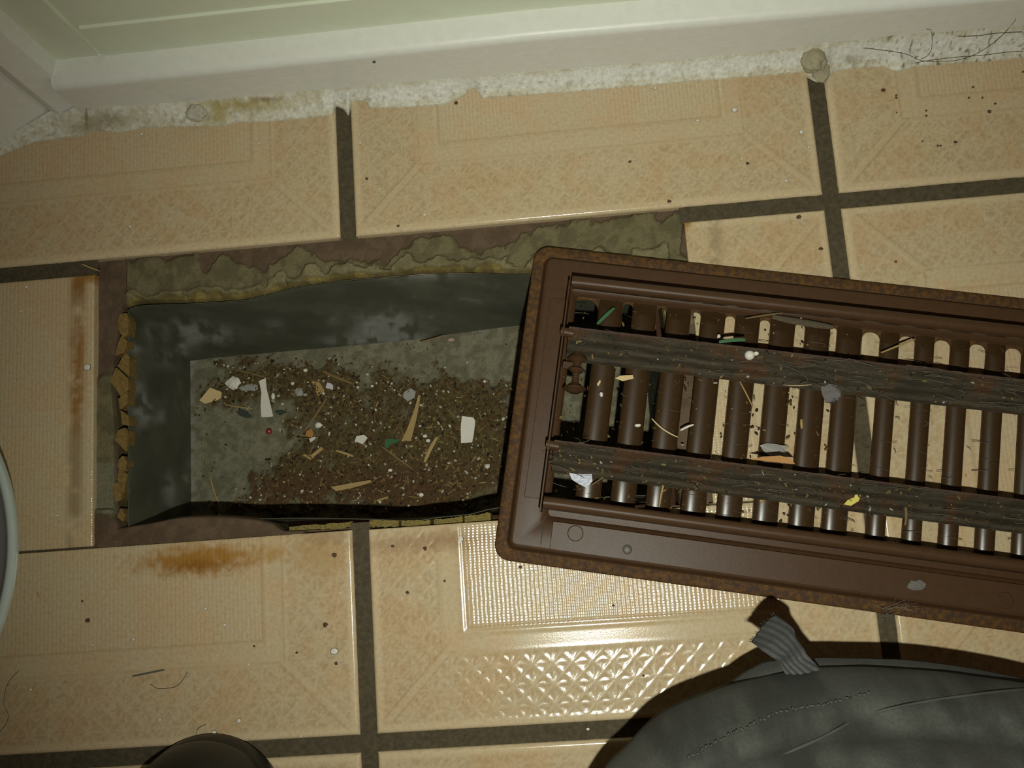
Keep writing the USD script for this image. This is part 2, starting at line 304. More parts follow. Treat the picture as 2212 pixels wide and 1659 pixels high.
# three layers: reddish setting bed, olive plaster lapping over it, crumbled plaster at the mouth
top_zone = (PYm < 700) & (PXm > 270)
lim = np.interp(PXm, [270, 330, 420, 445, 480, 560, 620, 640, 700, 760, 860, 930, 960, 1040, 1100, 1180, 1480], [.05, .12, .12, .5, .15, .62, .1, .15, .55, .62, .55, .30, .15, .55, .4, .1, .1])
m1 = sm(-.03, .03, TT - lim + wob * .9) * top_zone
left_zone = (PXm < 272) & (PYm > 560)
m1 = np.where(left_zone, sm(-8, 8, PYm - 800 + wob * 60 + (PXm - 240) * .6) * (1 - sm(-10, 10, PYm - 1108 - (PXm - 205) * .35 + wob * 30)), m1)
m2 = sm(-.03, .03, TT - .72 + wob * .8 - .08 * np.sin(PXm / 11.0)) * top_zone * (PXm > 560) + sm(-.03, .03, TT - .80 + wob * .5) * top_zone * (PXm <= 560)
m3 = sm(-.02, .02, TT - .90 + wob * .45) * (top_zone)
front_zone = PYm > 1100
Z = -.0062 + m1 * .0017 + m2 * (.0012 + .0016 * np.abs(np.sin(PXm / 17 + 3 * wob)) * (PXm > 620)) - m3 * .003 + wob * .0016 + (fbm(X, Y, 500, 33, 3) - .5) * .0007
smear = front_zone * (PXm < 660)
Z = np.where(smear, -.0030 + .0022 * np.sin(np.clip(TT, 0, 1) * np.pi * .8) + wob * .0012 - .003 * sm(.9, 1, TT), Z)
Z = np.where(TT < .02, -.009, Z)
Z -= .004 * sm(.965, 1, TT)
red = np.array([.14, .092, .058]); olive = np.array([.175, .150, .078]); pale = np.array([.24, .205, .112]); yel = np.array([.25, .19, .06])
n5 = fbm(X, Y, 160, 35, 4)
C = mixc(red, red * .75, sm(.4, .6, n5))
C = mixc(C, mixc(olive, olive * .7, sm(.42, .62, n5)), m1)
C = mixc(C, mixc(pale, olive, sm(.4, .6, n5)), np.clip(m2, 0, 1) * .9)
C = mixc(C, mixc(yel, yel * .55, sm(.4, .6, n5)), m3)
# the laps are coloured darker along their rims
for mk in (m1, m2): C = mixc(C, [.075, .055, .03], .55 * np.clip(4 * mk * (1 - mk), 0, 1))
bl = left_zone & (PYm > 1000) & (PYm < 1110)
C = mixc(C, [.20, .19, .13], .7 * bl * m1)
v, f = gridmesh(X, Y, Z, flip=True)
put('mortar_bed', (v, f), MORTAR, floor, smooth=True, tint=C.reshape(-1, 3), label='crumbly grey and reddish mortar around the duct opening')
# lip of mortar going down into the opening
lip = np.array([0, -.012]); L0 = np.vstack([inner, inner[:1]])
XL, YL = np.repeat(L0[:, :1], 3, 1), np.repeat(L0[:, 1:], 3, 1)
ZL = np.broadcast_to(np.array([-.010, -.016, -.030]), XL.shape)
put('mortar_lip', gridmesh(XL, YL, ZL, flip=True), MORTAR, floor, smooth=True, tint=np.broadcast_to(np.array([.13, .10, .04]), (XL.size, 3)))
# broken board edge: yellowish chips along the left and front of the opening
CHIP = look('chip_board', (.24, .155, .05), .85, vary=.75, vscale=420, vary_to=(.10, .065, .022), bump=.0004, bscale=1200, spec=.15)
CHIPY = look('straw_board', (.26, .20, .065), .9, vary=.8, vscale=600, vary_to=(.08, .06, .018), bump=.0006, bscale=1500, spec=.1)
chips = [[(258, 678), (272, 676), (277, 690), (274, 722), (266, 728), (256, 712), (254, 694)],
         [(263, 726), (274, 736), (273, 752), (266, 762), (250, 768), (256, 742)], [(270, 762), (276, 770), (276, 812), (252, 790), (262, 770)],
         [(250, 794), (275, 818), (276, 840), (262, 858), (238, 822)], [(276, 846), (276, 872), (260, 884), (257, 862)],
         [(258, 886), (274, 898), (276, 918), (262, 916)], [(268, 924), (275, 930), (272, 975), (247, 950), (254, 930)],
         [(266, 985), (274, 996), (272, 1018), (256, 1010), (258, 992)], [(255, 1010), (271, 1024), (264, 1066), (252, 1040)],
         [(248, 1040), (260, 1046), (262, 1078), (250, 1084), (242, 1060)], [(262, 1098), (270, 1112), (266, 1126), (254, 1116)]]
for i, c in enumerate(chips):
    P = Polygon(pxl(c, -.003)).buffer(-.0001).buffer(.0003)
    m = extrude(P, .010, -.0135 + .0012 * math.sin(i * 2.1)); put('board_chip', m, CHIP, floor)
for a, b in ((626, 762), (798, 862), (868, 930), (938, 1000), (1004, 1060)):
    xs = np.linspace(a, b, 14); yt = np.interp(xs, [626, 800, 930, 1060], [1138, 1124, 1124, 1108]); yb = np.interp(xs, [626, 760, 800, 930, 1060], [1148, 1141, 1138, 1138, 1132])
    P = np.vstack([pxl(np.stack([xs, yt + rng.normal(0, 1.2, 14)], 1), -.006), pxl(np.stack([xs, yb + rng.normal(0, 1.2, 14)], 1), -.006)[::-1]])
    put('board_chip', extrude(Polygon(P).buffer(0), .012, -.017), CHIPY, floor)

# ------------------------------------------------------------------ the sheet-metal duct boot in the opening
DZ = -.100
duct = thing('floor_duct', 'dark galvanised sheet metal duct boot sunk in the floor opening', 'duct')
zb = np.array([.088, .088, .058])
def zinc_tint(X, Y, Z, chalk=1.0):
    n = fbm(X * 1.0 + Z * .7, Y + Z * .9, 42, 41, 5); n2 = fbm(X + Z * .3, Y - Z, 240, 42, 3)
    c = mixc(zb * .78, zb * 1.15, sm(.35, .65, n)); px, py = proj(np.stack([X, Y, Z], -1)); n3 = fbm(px, py, .045, 43, 4); st = fbm(px * .35 + py * .2, py, .10, 44, 3)
    sp = sum(a * np.exp(-(((px - x) / rx) ** 2 + ((py - y) / ry) ** 2)) for x, y, rx, ry, a in ((835, 705, 55, 32, 1.3), (870, 722, 40, 18, .9), (440, 722, 70, 22, .9), (400, 700, 40, 16, .6), (295, 860, 14, 45, .9), (310, 890, 22, 30, .7), (285, 752, 14, 10, .9), (352, 770, 30, 22, .6), (346, 905, 10, 26, .5), (365, 1062, 14, 34, .7), (920, 592, 60, 12, .5), (760, 735, 60, 12, .8), (395, 745, 16, 24, .6), (590, 700, 25, 12, .3), (720, 690, 12, 10, .5), (320, 720, 8, 24, .6)))
    c = mixc(c, [.30, .30, .27], np.clip(sp * sm(.36, .62, n3) * 1.3, 0, .85))
    return mixc(c, [.27, .27, .23], chalk * sm(.56, .70, n * .5 + n2 * .25 + st * .25) * .5)
back_top = pxl([(276, 668), (300, 660), (400, 656), (480, 652), (530, 648), (575, 637), (640, 621), (700, 611), (760, 604), (900, 593), (1000, 590), (1140, 592)], -.006)
back_top = np.vstack([back_top, [[.15, -.0315], [.190, -.035]]])
back_bot = pxl([(411, 778), (542, 764), (700, 750), (777, 743), (881, 733), (960, 722), (1116, 702)], DZ); back_bot = np.vstack([[[-.1470, back_bot[0][1] + .0]], back_bot[1:], [[.190, back_bot[-1][1] + .001]]])
def wall(name, top, bot, n, rows=24, bulge=0.0, ztop=-.006, **k):
    A, B = curve(top, n), curve(bot, n); t = np.linspace(0, 1, rows)
    X = A[:, None, 0] * (1 - t) + B[:, None, 0] * t; Y = A[:, None, 1] * (1 - t) + B[:, None, 1] * t
    zt = np.broadcast_to(np.asarray(ztop, float), (n,)); Z = zt[:, None] * (1 - t) + DZ * t
    dent = (fbm(X, Z, 16, 45, 2) - .5) * bulge
    nrm = np.array([-(B[-1] - B[0])[1], (B[-1] - B[0])[0]]); nrm /= np.linalg.norm(nrm)
    X = X + dent * nrm[0]; Y = Y + dent * nrm[1]
    th = .0007
    v1, f1 = gridmesh(X, Y, Z); v2, f2 = gridmesh(X - nrm[0] * th, Y - nrm[1] * th, Z, flip=True)
    m = np.vstack([v1, v2]); off = len(v1); i0 = np.arange(n - 1) * rows
    cap = np.vstack([np.stack([i0, i0 + rows, i0 + rows + off], 1), np.stack([i0, i0 + rows + off, i0 + off], 1)])
    c1 = zinc_tint(X, Y, Z, k.pop('chalk', 1.0)).reshape(-1, 3); c1[i0] *= 1.7
    put(name, (m, np.vstack([f1, f2 + off, cap])), ZINC, duct, smooth=True, tint=np.vstack([c1, c1]), **k)
LTOP, LBOT = np.array([at(276, 668, -.006)[:2], at(276, 1140, -.006)[:2]]), np.array([[-.1468, -.040], [-.1475, -.174]])
wall('side_panel', LTOP[::-1], LBOT[::-1], 90, bulge=.0006)
wall('back_panel', back_top, back_bot, 220, bulge=.0008, chalk=1.0)
front_top = np.vstack([pxl([(276, 1140), (420, 1128), (620, 1121), (800, 1123), (900, 1126), (950, 1119), (1010, 1113), (1060, 1101)], -.006), [[.12, -.172], [.190, -.174]]])
front_bot = np.array([[-.1475, -.174], [.0, -.1738], [.19, -.174]])
wall('front_panel', front_top[::-1], front_bot[::-1], 200)
wall('side_panel', np.array([[.190, -.035], [.190, -.174]]), np.array([[.190, -.035], [.190, -.174]]), 40)
# bottom, with dust and settled dirt
X, Y = np.meshgrid(np.linspace(-.1485, .1915, 300), np.linspace(-.1755, -.0335, 150), indexing='ij')
PX, PY = proj(np.stack([X, Y, np.full_like(X, DZ)], -1))
nA, nB, nC = fbm(X, Y, 70, 51, 5), fbm(X, Y, 220, 52, 4), fbm(X, Y, 700, 53, 2)
def soft(cx, cy, rx, ry, p=2): return np.exp(-((np.abs(PX - cx) / rx) ** p + (np.abs(PY - cy) / ry) ** p))
DEN = np.clip(1.1 * soft(760, 1050, 300, 70, 4) + .9 * soft(850, 920, 260, 110, 4) + .8 * soft(640, 815, 200, 55, 3) + .6 * soft(470, 865, 70, 40) + .7 * soft(1000, 960, 140, 130, 3), 0, 1.2)
DEN *= 1 - .8 * soft(480, 980, 75, 90, 3)
dm = sm(.30, .62, DEN * .62 + (nA - .5) * 1.3 + (nB - .5) * .8)
redd = np.clip(soft(690, 1060, 230, 45, 4) + soft(640, 775, 190, 20) + soft(455, 870, 55, 22) + .6 * soft(960, 1050, 140, 60, 3), 0, 1)
C = mixc([.155, .146, .092], [.245, .232, .155], sm(.35, .65, nB)); C = mixc(C, [.28, .27, .22], .6 * soft(650, 700, 900, 0.1) + .5 * sm(.62, .75, nA))
dirt_c = mixc(mixc([.115, .080, .028], [.055, .038, .012], sm(.4, .6, nC)), mixc([.066, .028, .011], [.10, .046, .018], sm(.4, .6, nC)), redd)
C = mixc(C, dirt_c, dm * .92)
edge_l = np.exp(-((PX - 414) / 9) ** 2); C = mixc(C, [.30, .30, .26], .7 * edge_l * sm(.3, .6, nB))
Z = DZ + dm * (.0006 + .0022 * nB + .0012 * nC)
put('bottom_panel', gridmesh(X, Y, Z), DIRT, duct, smooth=True, tint=C.reshape(-1, 3), label='dusty bottom of the duct crusted with reddish dirt')
# ------------------------------------------------------------------ litter in the duct
def z_of(x, y):
    i = np.clip(((x + .1485) / .34 * 299).astype(int), 0, 299); j = np.clip(((y + .1755) / .142 * 149).astype(int), 0, 149); return Z[i, j], dm[i, j], redd[i, j]
ZB = DZ + .0022
def scatter(n, ex):
    pts = []
    while len(pts) < n:
        x = rng.uniform(-.145, .185, 4000); y = rng.uniform(-.170, -.046, 4000); zz, d, r = z_of(x, y)
        for a in np.nonzero(rng.uniform(0, 1, 4000) < d ** ex + .02)[0]: pts.append((x[a], y[a], zz[a], r[a]))
    return np.array(pts[:n])
OCT = trimesh.creation.octahedron() if hasattr(trimesh.creation, 'octahedron') else trimesh.creation.icosphere(0)
def many(pts, size, elong, palette, weights):
    V, Fc, Cc, n = [], [], [], 0
    bv, bf = OCT.vertices / np.abs(OCT.vertices).max(), OCT.faces
    for k, (x, y, z, r) in enumerate(pts):
        s = size[0] * (size[1] / size[0]) ** rng.uniform() ** 1.6 if False else rng.uniform(*size)
        e = rng.uniform(*elong); a = rng.uniform(0, np.pi); c, si = math.cos(a), math.sin(a)
        v = bv * [s * e, s, s * .55] * rng.uniform(.7, 1.3, bv.shape)
        v = np.stack([v[:, 0] * c - v[:, 1] * si, v[:, 0] * si + v[:, 1] * c, v[:, 2] + v[:, 0] * rng.normal(0, .12)], 1) + [x, y, z + s * .35]
        V.append(v); Fc.append(bf + n); n += len(v); Cc.append(np.tile(palette[rng.choice(len(palette), p=weights)], (len(v), 1)))
    return (np.vstack(V), np.vstack(Fc)), np.vstack(Cc)
P_ = [(.068, .043, .014), (.038, .023, .008), (.12, .082, .026), (.18, .13, .045), (.015, .012, .007), (.08, .033, .011)]
parts = [many(scatter(4200, 1.0), (.0002, .0008), (1, 2.2), P_, [.28, .24, .14, .08, .10, .16]),
         many(scatter(520, 1.2), (.00016, .0004), (5, 16), [(.20, .135, .05), (.13, .085, .03), (.30, .22, .10), (.09, .055, .02)], [.35, .3, .1, .25]),
         many(scatter(300, .8), (.0003, .0009), (1, 1.8), [(.5, .47, .40), (.38, .31, .2), (.34, .33, .30)], [.4, .3, .3])]
def merge(ps):
    V, Fa, Cc, o = [], [], [], 0
    for (v, f), c in ps: V.append(v); Fa.append(np.asarray(f) + o); Cc.append(c); o += len(v)
    return (np.vstack(V), np.vstack(Fa)), np.vstack(Cc)
m, c = merge(parts)
solo('dirt_crumbs', m, BITS, 'brown crumbs, chopped straw and white grains strewn over the bottom of the duct', 'crumbs', kind='stuff', tint=c)

def flake(name, px, z, mat, label, cat, thick=.0005, group=None, tilt=0.0, parent=None):
    P = pxl(px, z); poly = Polygon(P).buffer(.00015).buffer(0)
    m = extrude(poly, thick, z); m = m.subdivide().subdivide()
    c = m.vertices.mean(0); d = m.vertices[:, :2] - c[:2]
    m.vertices[:, 2] += tilt * d[:, 0] + 3.5 * (d ** 2).sum(1) * (1 if tilt >= 0 else -1)
    return solo(name, m, mat, label, cat, group) if parent is None else put(name, m, mat, parent)
def stalk(name, px, z, w, mat, label, cat, flat=.5, taper=.6, group=None, zs=None, n=14):
    P = np.array([at(x, y, (zs[i] if zs else z)) for i, (x, y) in enumerate(px)]); P = curve(P, n)
    r = w / 2 * (1 - (1 - taper) * np.abs(np.linspace(-1, 1, n)) ** 3)
    m = tube(P, r, 8); cz = np.repeat(P[:, 2], 8); m.vertices[:len(cz), 2] = cz + (m.vertices[:len(cz), 2] - cz) * flat
    return solo(name, m, mat, label, cat, group, smooth=50)
def lump(name, px, r, z, mat, label, cat, sq=(1, 1, .6), seed=0, rough=.35, group=None):
    c = at(*px, z); m = trimesh.creation.icosphere(3, r)
    k = 1 + rough * (meshkit.fbm(m.vertices / r * 1.6 + seed * 7.3, 3, seed) - .5) * 2
    m.vertices = m.vertices * k[:, None] * sq + [c[0], c[1], c[2]]
    return solo(name, m, mat, label, cat, group, smooth=True)
c6 = lambda *p: [(400 + x / 5.53, 740 + y / 5.53) for x, y in p]
c7 = lambda *p: [(700 + x / 5.53, 740 + y / 5.53) for x, y in p]
c9 = lambda *p: [(600 + x / 4.424, 1000 + y / 4.424) for x, y in p]
flake('paper_scrap', c6((300, 540), (375, 570), (440, 595), (435, 660), (385, 690), (240, 730), (175, 690)), ZB, CREAM, 'cream five-sided scrap lying at the left end of the duct', 'paper scrap', tilt=.05)
flake('paper_strip', c6((890, 465), (905, 455), (965, 430), (975, 560), (1020, 740), (1055, 880), (1030, 888), (920, 890), (905, 760), (915, 600)), ZB + .001, WHITE, 'long flared off-white strip standing out near the left of the duct', 'paper scrap', tilt=.03)
flake('paper_card', c7((1650, 880), (1785, 900), (1805, 940), (1790, 1080), (1770, 1190), (1640, 1200), (1635, 1020)), ZB + .001, WHITE, 'white rectangular chip lying beside the metal grille in the duct', 'paper scrap', tilt=.02)
lump('white_crumb', (505, 827), .0052, ZB + .001, WHITE, 'chunky white crumbling lump near the duct\'s left end', 'crumb', (1.05, .95, .4), 3, .6)
lump('white_crumb', (540, 838), .0050, ZB, GREYB, 'greyish flat crumb right of the chunky white lump', 'crumb', (1.3, .6, .25), 5, .6)
lump('oval_seed', (590, 856), .0018, ZB + .001, WHITE, 'oval white seed touching the flared white strip', 'seed', (.8, 1.4, .7), 6, .1)
flake('lilac_chip', c6((1700, 480), (1770, 500), (1765, 565), (1680, 540)), ZB, LILAC, 'small square lilac-white chip in the upper middle of the dirt', 'chip', tilt=.1)
flake('dry_leaf', c6((1510, 460), (1610, 480), (1670, 580), (1590, 640), (1560, 570)), ZB, STRAW, 'triangular tan leaf flake beside the lilac-white chip', 'leaf', tilt=.15)
lump('grey_pebble', (647, 847), .0032, ZB, GREYB, 'round grey crumb between the white strip and the tan leaf', 'crumb', (1, .9, .4), 8, .5)
stalk('dark_twig', c6((1690, 660), (1560, 860), (1420, 1050)), ZB + .002, .0018, STRAWD, 'dark olive twig slanting down from the tan leaf', 'twig')
stalk('straw', c6((590, 320), (800, 370), (1000, 430)), ZB + .001, .0014, STRAWD, 'brown straw above the flared white strip', 'straw')
stalk('straw', c6((1640, 340), (1800, 410), (2000, 490)), ZB + .001, .0022, STRAWD, 'thick brown straw running right above the lilac-white chip', 'straw')
stalk('straw', c6((480, 740), (620, 765), (800, 785)), ZB + .001, .0009, STRAW, 'thin yellow straw below the cream five-sided scrap', 'straw')
lump('red_bead', (581, 932), .0022, ZB + .001, RED, 'small dark red bead in the grey dust of the duct', 'bead', (1, 1, .9), 2, .12)
flake('orange_chip', c6((1450, 1060), (1510, 1030), (1540, 1090), (1520, 1130), (1440, 1120)), ZB + .0005, ORANGE, 'orange-brown chip below the dark olive twig', 'chip', tilt=.2)
flake('eggshell', c6((1480, 1150), (1555, 1125), (1560, 1150), (1500, 1190)), ZB + .001, WHITE, 'bent white fragment touching the orange-brown chip', 'fragment', tilt=.3)
flake('eggshell', c6((2050, 1120), (2140, 1105), (2185, 1140), (2125, 1215), (2030, 1175)), ZB + .004, WHITE, 'bright white chip with a deep shadow in the middle of the litter', 'fragment', thick=.0012, tilt=.2)
flake('straw_chip', c6((1500, 1350), (1630, 1245), (1650, 1275), (1520, 1380)), ZB + .001, STRAW, 'short wide straw chip lying slantwise below the orange-brown chip', 'straw')
flake('straw_chip', c6((1410, 1345), (1430, 1335), (1515, 1385), (1500, 1400)), ZB, STRAW, 'thin straw chip left of the short wide one', 'straw')
stalk('straw', c6((1800, 1290), (1900, 1320), (2010, 1360)), ZB + .001, .0018, STRAW, 'blunt straw below the bright white chip', 'straw')
for k, (px, lab) in enumerate([(c6((610, 830), (680, 800), (740, 830), (800, 890), (730, 900), (650, 870)), 'dark green leaf crumb lying left of the white strip\'s foot'), (c6((1070, 820), (1150, 810), (1220, 830), (1130, 870)), 'dark green leaf crumb just right of the white strip\'s foot')]):
    flake('leaf_crumb', px, ZB, look(f'leaf_green_{k}', (.03, .04, .028), .8), lab, 'leaf', tilt=.1)
flake('flat_flake', c7((960, 590), (1040, 550), (1095, 590), (1080, 660), (1000, 700), (945, 650)), ZB + .0005, GREYB, 'flat grey flake at the upper tip of the wood splinter', 'flake', tilt=.05)
flake('wood_splinter', c7((1135, 640), (1160, 640), (1130, 800), (1110, 900), (1080, 1020), (1040, 1180), (980, 1170), (930, 1180), (1000, 1030), (1050, 900), (1100, 760)), ZB + .001, STRAW, 'long split wood splinter lying upright in the middle of the duct', 'wood splinter', thick=.0016, tilt=.12)
flake('green_shard', c7((735, 1155), (790, 1150), (905, 1165), (880, 1190), (800, 1210), (760, 1265), (725, 1240)), ZB + .001, GREEN, 'glossy green plastic shard at the foot of the wood splinter', 'plastic shard', tilt=.1)
stalk('straw', c7((1350, 1130), (1270, 1270), (1200, 1430)), ZB + .001, .0026, STRAW, 'flattened straw right of the green plastic shard', 'straw', flat=.25)
stalk('straw', c7((690, 1240), (860, 1370), (1060, 1510)), ZB + .001, .0014, STRAWD, 'long olive straw running down from the green shard', 'straw')
flake('wood_chip', c9((515, 230), (700, 195), (890, 165), (905, 185), (800, 215), (680, 245), (560, 268)), ZB + .002, STRAW, 'long flat tan wood chip near the front of the duct', 'wood chip', thick=.0009, tilt=.03)
stalk('straw', c9((945, 362), (1055, 325)), ZB + .001, .0014, STRAW, 'short pale straw right below the long flat wood chip', 'straw')
stalk('black_hair', c9((820, 340), (870, 390), (950, 408), (1060, 400)), ZB + .001, .0006, BLACKB, 'curved black hair near the front of the duct', 'hair')
stalk('straw', [(454, 1030), (462, 1060), (476, 1096)], ZB, .0010, STRAW, 'thin upright straw in the left front corner of the duct', 'straw')
for px, s, lab in [((910, 1069), .0016, 'white crumb nearest the front lip of the duct'), ((843, 1016), .0013, 'white crumb right of the hollow below the green shard'), ((1053, 1007), .0017, 'white crumb next to the grille below the white rectangular chip'),
                   ((688, 918), .0024, 'pale crumb under the dark twig, left of the bright white chip'), ((660, 800), .0014, 'tiny white crumb above the tan leaf flake'), ((804, 834), .0010, 'tiny white crumb above the grey flake'),
                   ((632, 828), .0012, 'tiny white crumb left of the tan leaf flake'), ((925, 952), .0014, 'tiny white crumb right of the wood splinter\'s foot'), ((918, 942), .0013, 'tiny white crumb above the flattened straw'), ((1047, 824), .0010, 'small white crumb on the clean grey part of the duct')]:
    lump('white_crumb', px, s, ZB + .001, WHITE, lab, 'crumb', (1.1, .9, .7), int(s * 1e5) % 17, .4)
lump('pink_crumb', (975, 734), .0020, ZB - .001, look('pinkish', (.35, .26, .2), .8), 'pinkish crumb at the foot of the duct\'s back wall', 'crumb', (1.2, .7, .5), 4, .4)
stalk('thin_twig', [(908, 738), (930, 733), (958, 724)], ZB + .006, .0012, STRAWD, 'dark bent twig lodged at the foot of the duct\'s back wall', 'twig')

# ------------------------------------------------------------------ baseboard, caulk, wall, trim at the back
W0 = at(400, 222, .008); nW = np.array([.0173, 1., 0]); nW /= np.linalg.norm(nW); tW = np.array([nW[1], -nW[0], 0])
base = thing('baseboard_back', None, None, kind='structure')
xs = np.array([-0.17, -.09, 0.0, .09, .17, .25, .33, .42, .60])           # stations along the wall
def track(pts, n=nW, off=0.0):
    Q = np.array([on_plane(x, y, W0 + n * off, n) for x, y in pts]); s = (Q - W0) @ tW; o = np.argsort(s); return s[o], Q[o][:, 2]
S = np.linspace(-.0720, .80, 120)
s1, z1 = track([(202, 177), (434, 163), (700, 127), (1000, 98), (1242, 69), (1500, 45), (1792, 14)])
zn = np.interp(S, s1, np.poly1d(np.polyfit(s1, z1, 1))(s1)) if False else np.poly1d(np.polyfit(s1, z1, 1))(S)
zn = np.minimum(zn, .052)
# depth of the ledge, and the height of the board behind it
dl = []
for (x, y), (xb, yb) in (((434, 105), (434, 163)), ((700, 73), (700, 127)), ((1000, 43), (1000, 98))):
    zz = np.interp((on_plane(xb, yb, W0, nW) - W0) @ tW, S, zn); dl.append((at(x, y, zz) - W0) @ nW)
LED = float(np.mean(dl)); LED = max(LED, .008)
s2, z2 = track([(160, 65 + 0), (434, 34), (687, 9)], off=LED); zt = np.poly1d(np.polyfit(s2, z2, 1))(S); zt = np.minimum(zt, .125)
print('ledge depth', LED, 'zn', zn[[0, 40, 80]], 'zt', zt[[0, 40]])
def profile_sweep(fn, rows):
    P = np.array([fn(i) for i in range(len(S))])                       # (S, rows, 2): depth along -nW.. , z
    pos = W0[None, None, :2] + tW[None, None, :2] * S[:, None, None] + nW[None, None, :2] * P[..., :1]
    return pos[..., 0], pos[..., 1], P[..., 1]
def shoe(i):
    z = zn[i]; r = .0055; a = np.linspace(0, np.pi / 2, 9)
    arc = np.stack([r - r * np.cos(a), z - r + r * np.sin(a) + .001], 1)
    return np.vstack([[[0, -.001]], [[0, z * .5]], [[0, z - r * 1.2]], arc, [[LED * .6, z + .0022]], [[LED + .002, z + .003]]])
Xg, Yg, Zg = profile_sweep(shoe, 0)
Xg2 = Xg + 0; put('shoe_moulding', gridmesh(Xg, Yg, Zg), PAINT, base, smooth=40, label='rounded ledge of the white painted baseboard')
def board(i): z0, z = zn[i], zt[i]; return np.array([[LED, z0 - .002], [LED, (z0 + z) / 2], [LED, z - .0012], [LED + .0003, z - .0002], [LED + .0006, z], [LED + .0021, z + .0004], [LED + .0024, z - .004]])
SB = S; keep = SB > -.038
def sub(X, k): return X[k]
Xb, Yb, Zb = profile_sweep(board, 0)
put('backing_board', gridmesh(Xb[keep], Yb[keep], Zb[keep]), WALLP, base, smooth=30, label='flat upper board of the baseboard with a thin top edge')
# wall behind
wall_back = thing('wall_back', None, None, kind='structure')
c0 = W0 + nW * (LED + .0022); pts = [c0 + tW * -.40, c0 + tW * .95, c0 + tW * .95 + nW * .05, c0 + tW * -.40 + nW * .05]
put('wall_panel', extrude(Polygon([p[:2] for p in pts]), 1.2, -.02), WALLP, wall_back)
# corner trim post on the left and the side wall beyond it
zf = .002
post = [at(100, 238, zf)[:2], at(114, 245, zf)[:2], at(122, 250, zf)[:2], at(139, 254, zf)[:2], at(165, 240, zf)[:2], at(186, 228, zf)[:2]]
pD = np.array(post[-1]); post += [pD + [.004, .012], pD + [.004, .06], np.array(post[0]) + [0, .05]]
trim = thing('trim_1', None, None, kind='structure')
put('corner_post', extrude(Polygon(post).buffer(-.0015).buffer(.0015), .9, 0), PAINT, trim, smooth=35, label='white painted corner post left of the baseboard')
# fillet between the post and the board's end
fp = np.array([pD + [.003, .010], W0[:2] + tW[:2] * -.040 + nW[:2] * (LED + .0005), W0[:2] + tW[:2] * -.040 + nW[:2] * (LED + .02), pD + [.003, .04]])
put('inner_reveal', extrude(Polygon(fp), .9, 0), WALLP, trim)
wl = thing('wall_left', None, None, kind='structure')
wp = [at(0, 318, zf)[:2], at(110, 250, zf)[:2], at(110, 250, zf)[:2] + [.0, .06], at(0, 318, zf)[:2] + [-.35, .06], at(0, 318, zf)[:2] + [-.35, -.16]]
put('wall_panel', extrude(Polygon(wp), .9, 0), PAINT, wl)
# caulk and old paint run between the board and the tiles
topl = [(-40, 330), (0, 312), (60, 278), (114, 246), (139, 252), (186, 228), (300, 224), (416, 216), (709, 188), (1000, 163), (1242, 143), (1500, 123), (1737, 94), (1900, 72), (2212, 50), (2500, 22), (3600, -85)]
botl = [(-60, 362), (0, 336), (72, 307), (174, 294), (205, 281), (253, 288), (307, 276), (380, 274), (440, 272), (478, 276), (500, 266), (600, 261), (718, 250), (724, 226), (738, 232), (752, 248), (758, 222), (778, 218), (790, 219), (798, 234), (860, 232), (950, 228), (989, 214), (1008, 200), (1022, 188), (1030, 196), (1040, 212), (1242, 198), (1500, 175), (1640, 164), (1737, 156), (1748, 166), (1768, 175), (1790, 172), (1800, 155), (1850, 146), (1911, 143), (1930, 152), (1947, 156), (1976, 143), (2100, 135), (2212, 126), (2500, 98), (3600, -9)]
NS = 1250
qx = np.linspace(-40, 3500, NS)
A = np.array([on_plane(x, y, W0 + nW * .0012, nW) if x > 186 else at(x, y, .006) for x, y in zip(qx, np.interp(qx, *np.array(topl).T))])
print('caulk top z', A[::150, 2]); Bq = np.array([at(x, y, .0008) for x, y in zip(qx, np.interp(qx, *np.array(botl).T) + 2.0 * (meshkit.fbm(np.stack([qx / 9, qx * 0, qx * 0], 1), 3, 5) - .5))])
A[:, 2] = np.maximum(A[:, 2], .003)
A[qx <= 186, :2] += nW[:2] * .002
t = np.linspace(0, 1, 22); Xc = A[:, None, 0] * (1 - t) + Bq[:, None, 0] * t; Yc = A[:, None, 1] * (1 - t) + Bq[:, None, 1] * t
nz = fbm(Xc, Yc, 130, 61, 4); fine = fbm(Xc, Yc, 420, 62, 3)
Zc = (A[:, 2:] + .001) * (1 - t) ** 1.7 + .0006 + (nz - .5) * .0030 * np.sin(np.pi * np.clip(t, 0, 1)) + (fine - .5) * .0012 * (t > .02) * (t < .98) + .0006 * np.sin(np.pi * t)
Zc[:, -1] = -.0015
pcx, pcy = proj(np.stack([Xc, Yc, Zc], -1))
def el(cx, cy, rx, ry): return np.clip(1.2 - np.hypot((pcx - cx) / rx, (pcy - cy) / ry) - (fine - .5) * 1.6, 0, 1)
Cc = mixc([.62, .58, .43], [.74, .72, .62], sm(.35, .6, nz)); Cc = mixc(Cc, [.80, .80, .74], sm(.1, .3, t) * (1 - sm(.62, .8, t)) * (pcx > 700) * .8)
Cc = mixc(Cc, [.36, .30, .18], .6 * sm(.55, .72, fine) * (t > .45))
Cc = mixc(Cc, [.40, .31, .10], .85 * np.clip(el(520, 226, 110, 16) + el(470, 250, 30, 26), 0, 1)); Cc = mixc(Cc, [.22, .12, .02], .8 * el(575, 214, 40, 7))
Cc = mixc(Cc, [.28, .23, .11], .7 * np.clip(el(240, 258, 60, 22) + el(190, 275, 40, 18), 0, 1)); Cc = mixc(Cc, [.30, .26, .16], .6 * np.clip(el(1770, 130, 28, 30) + el(1840, 130, 30, 12), 0, 1))
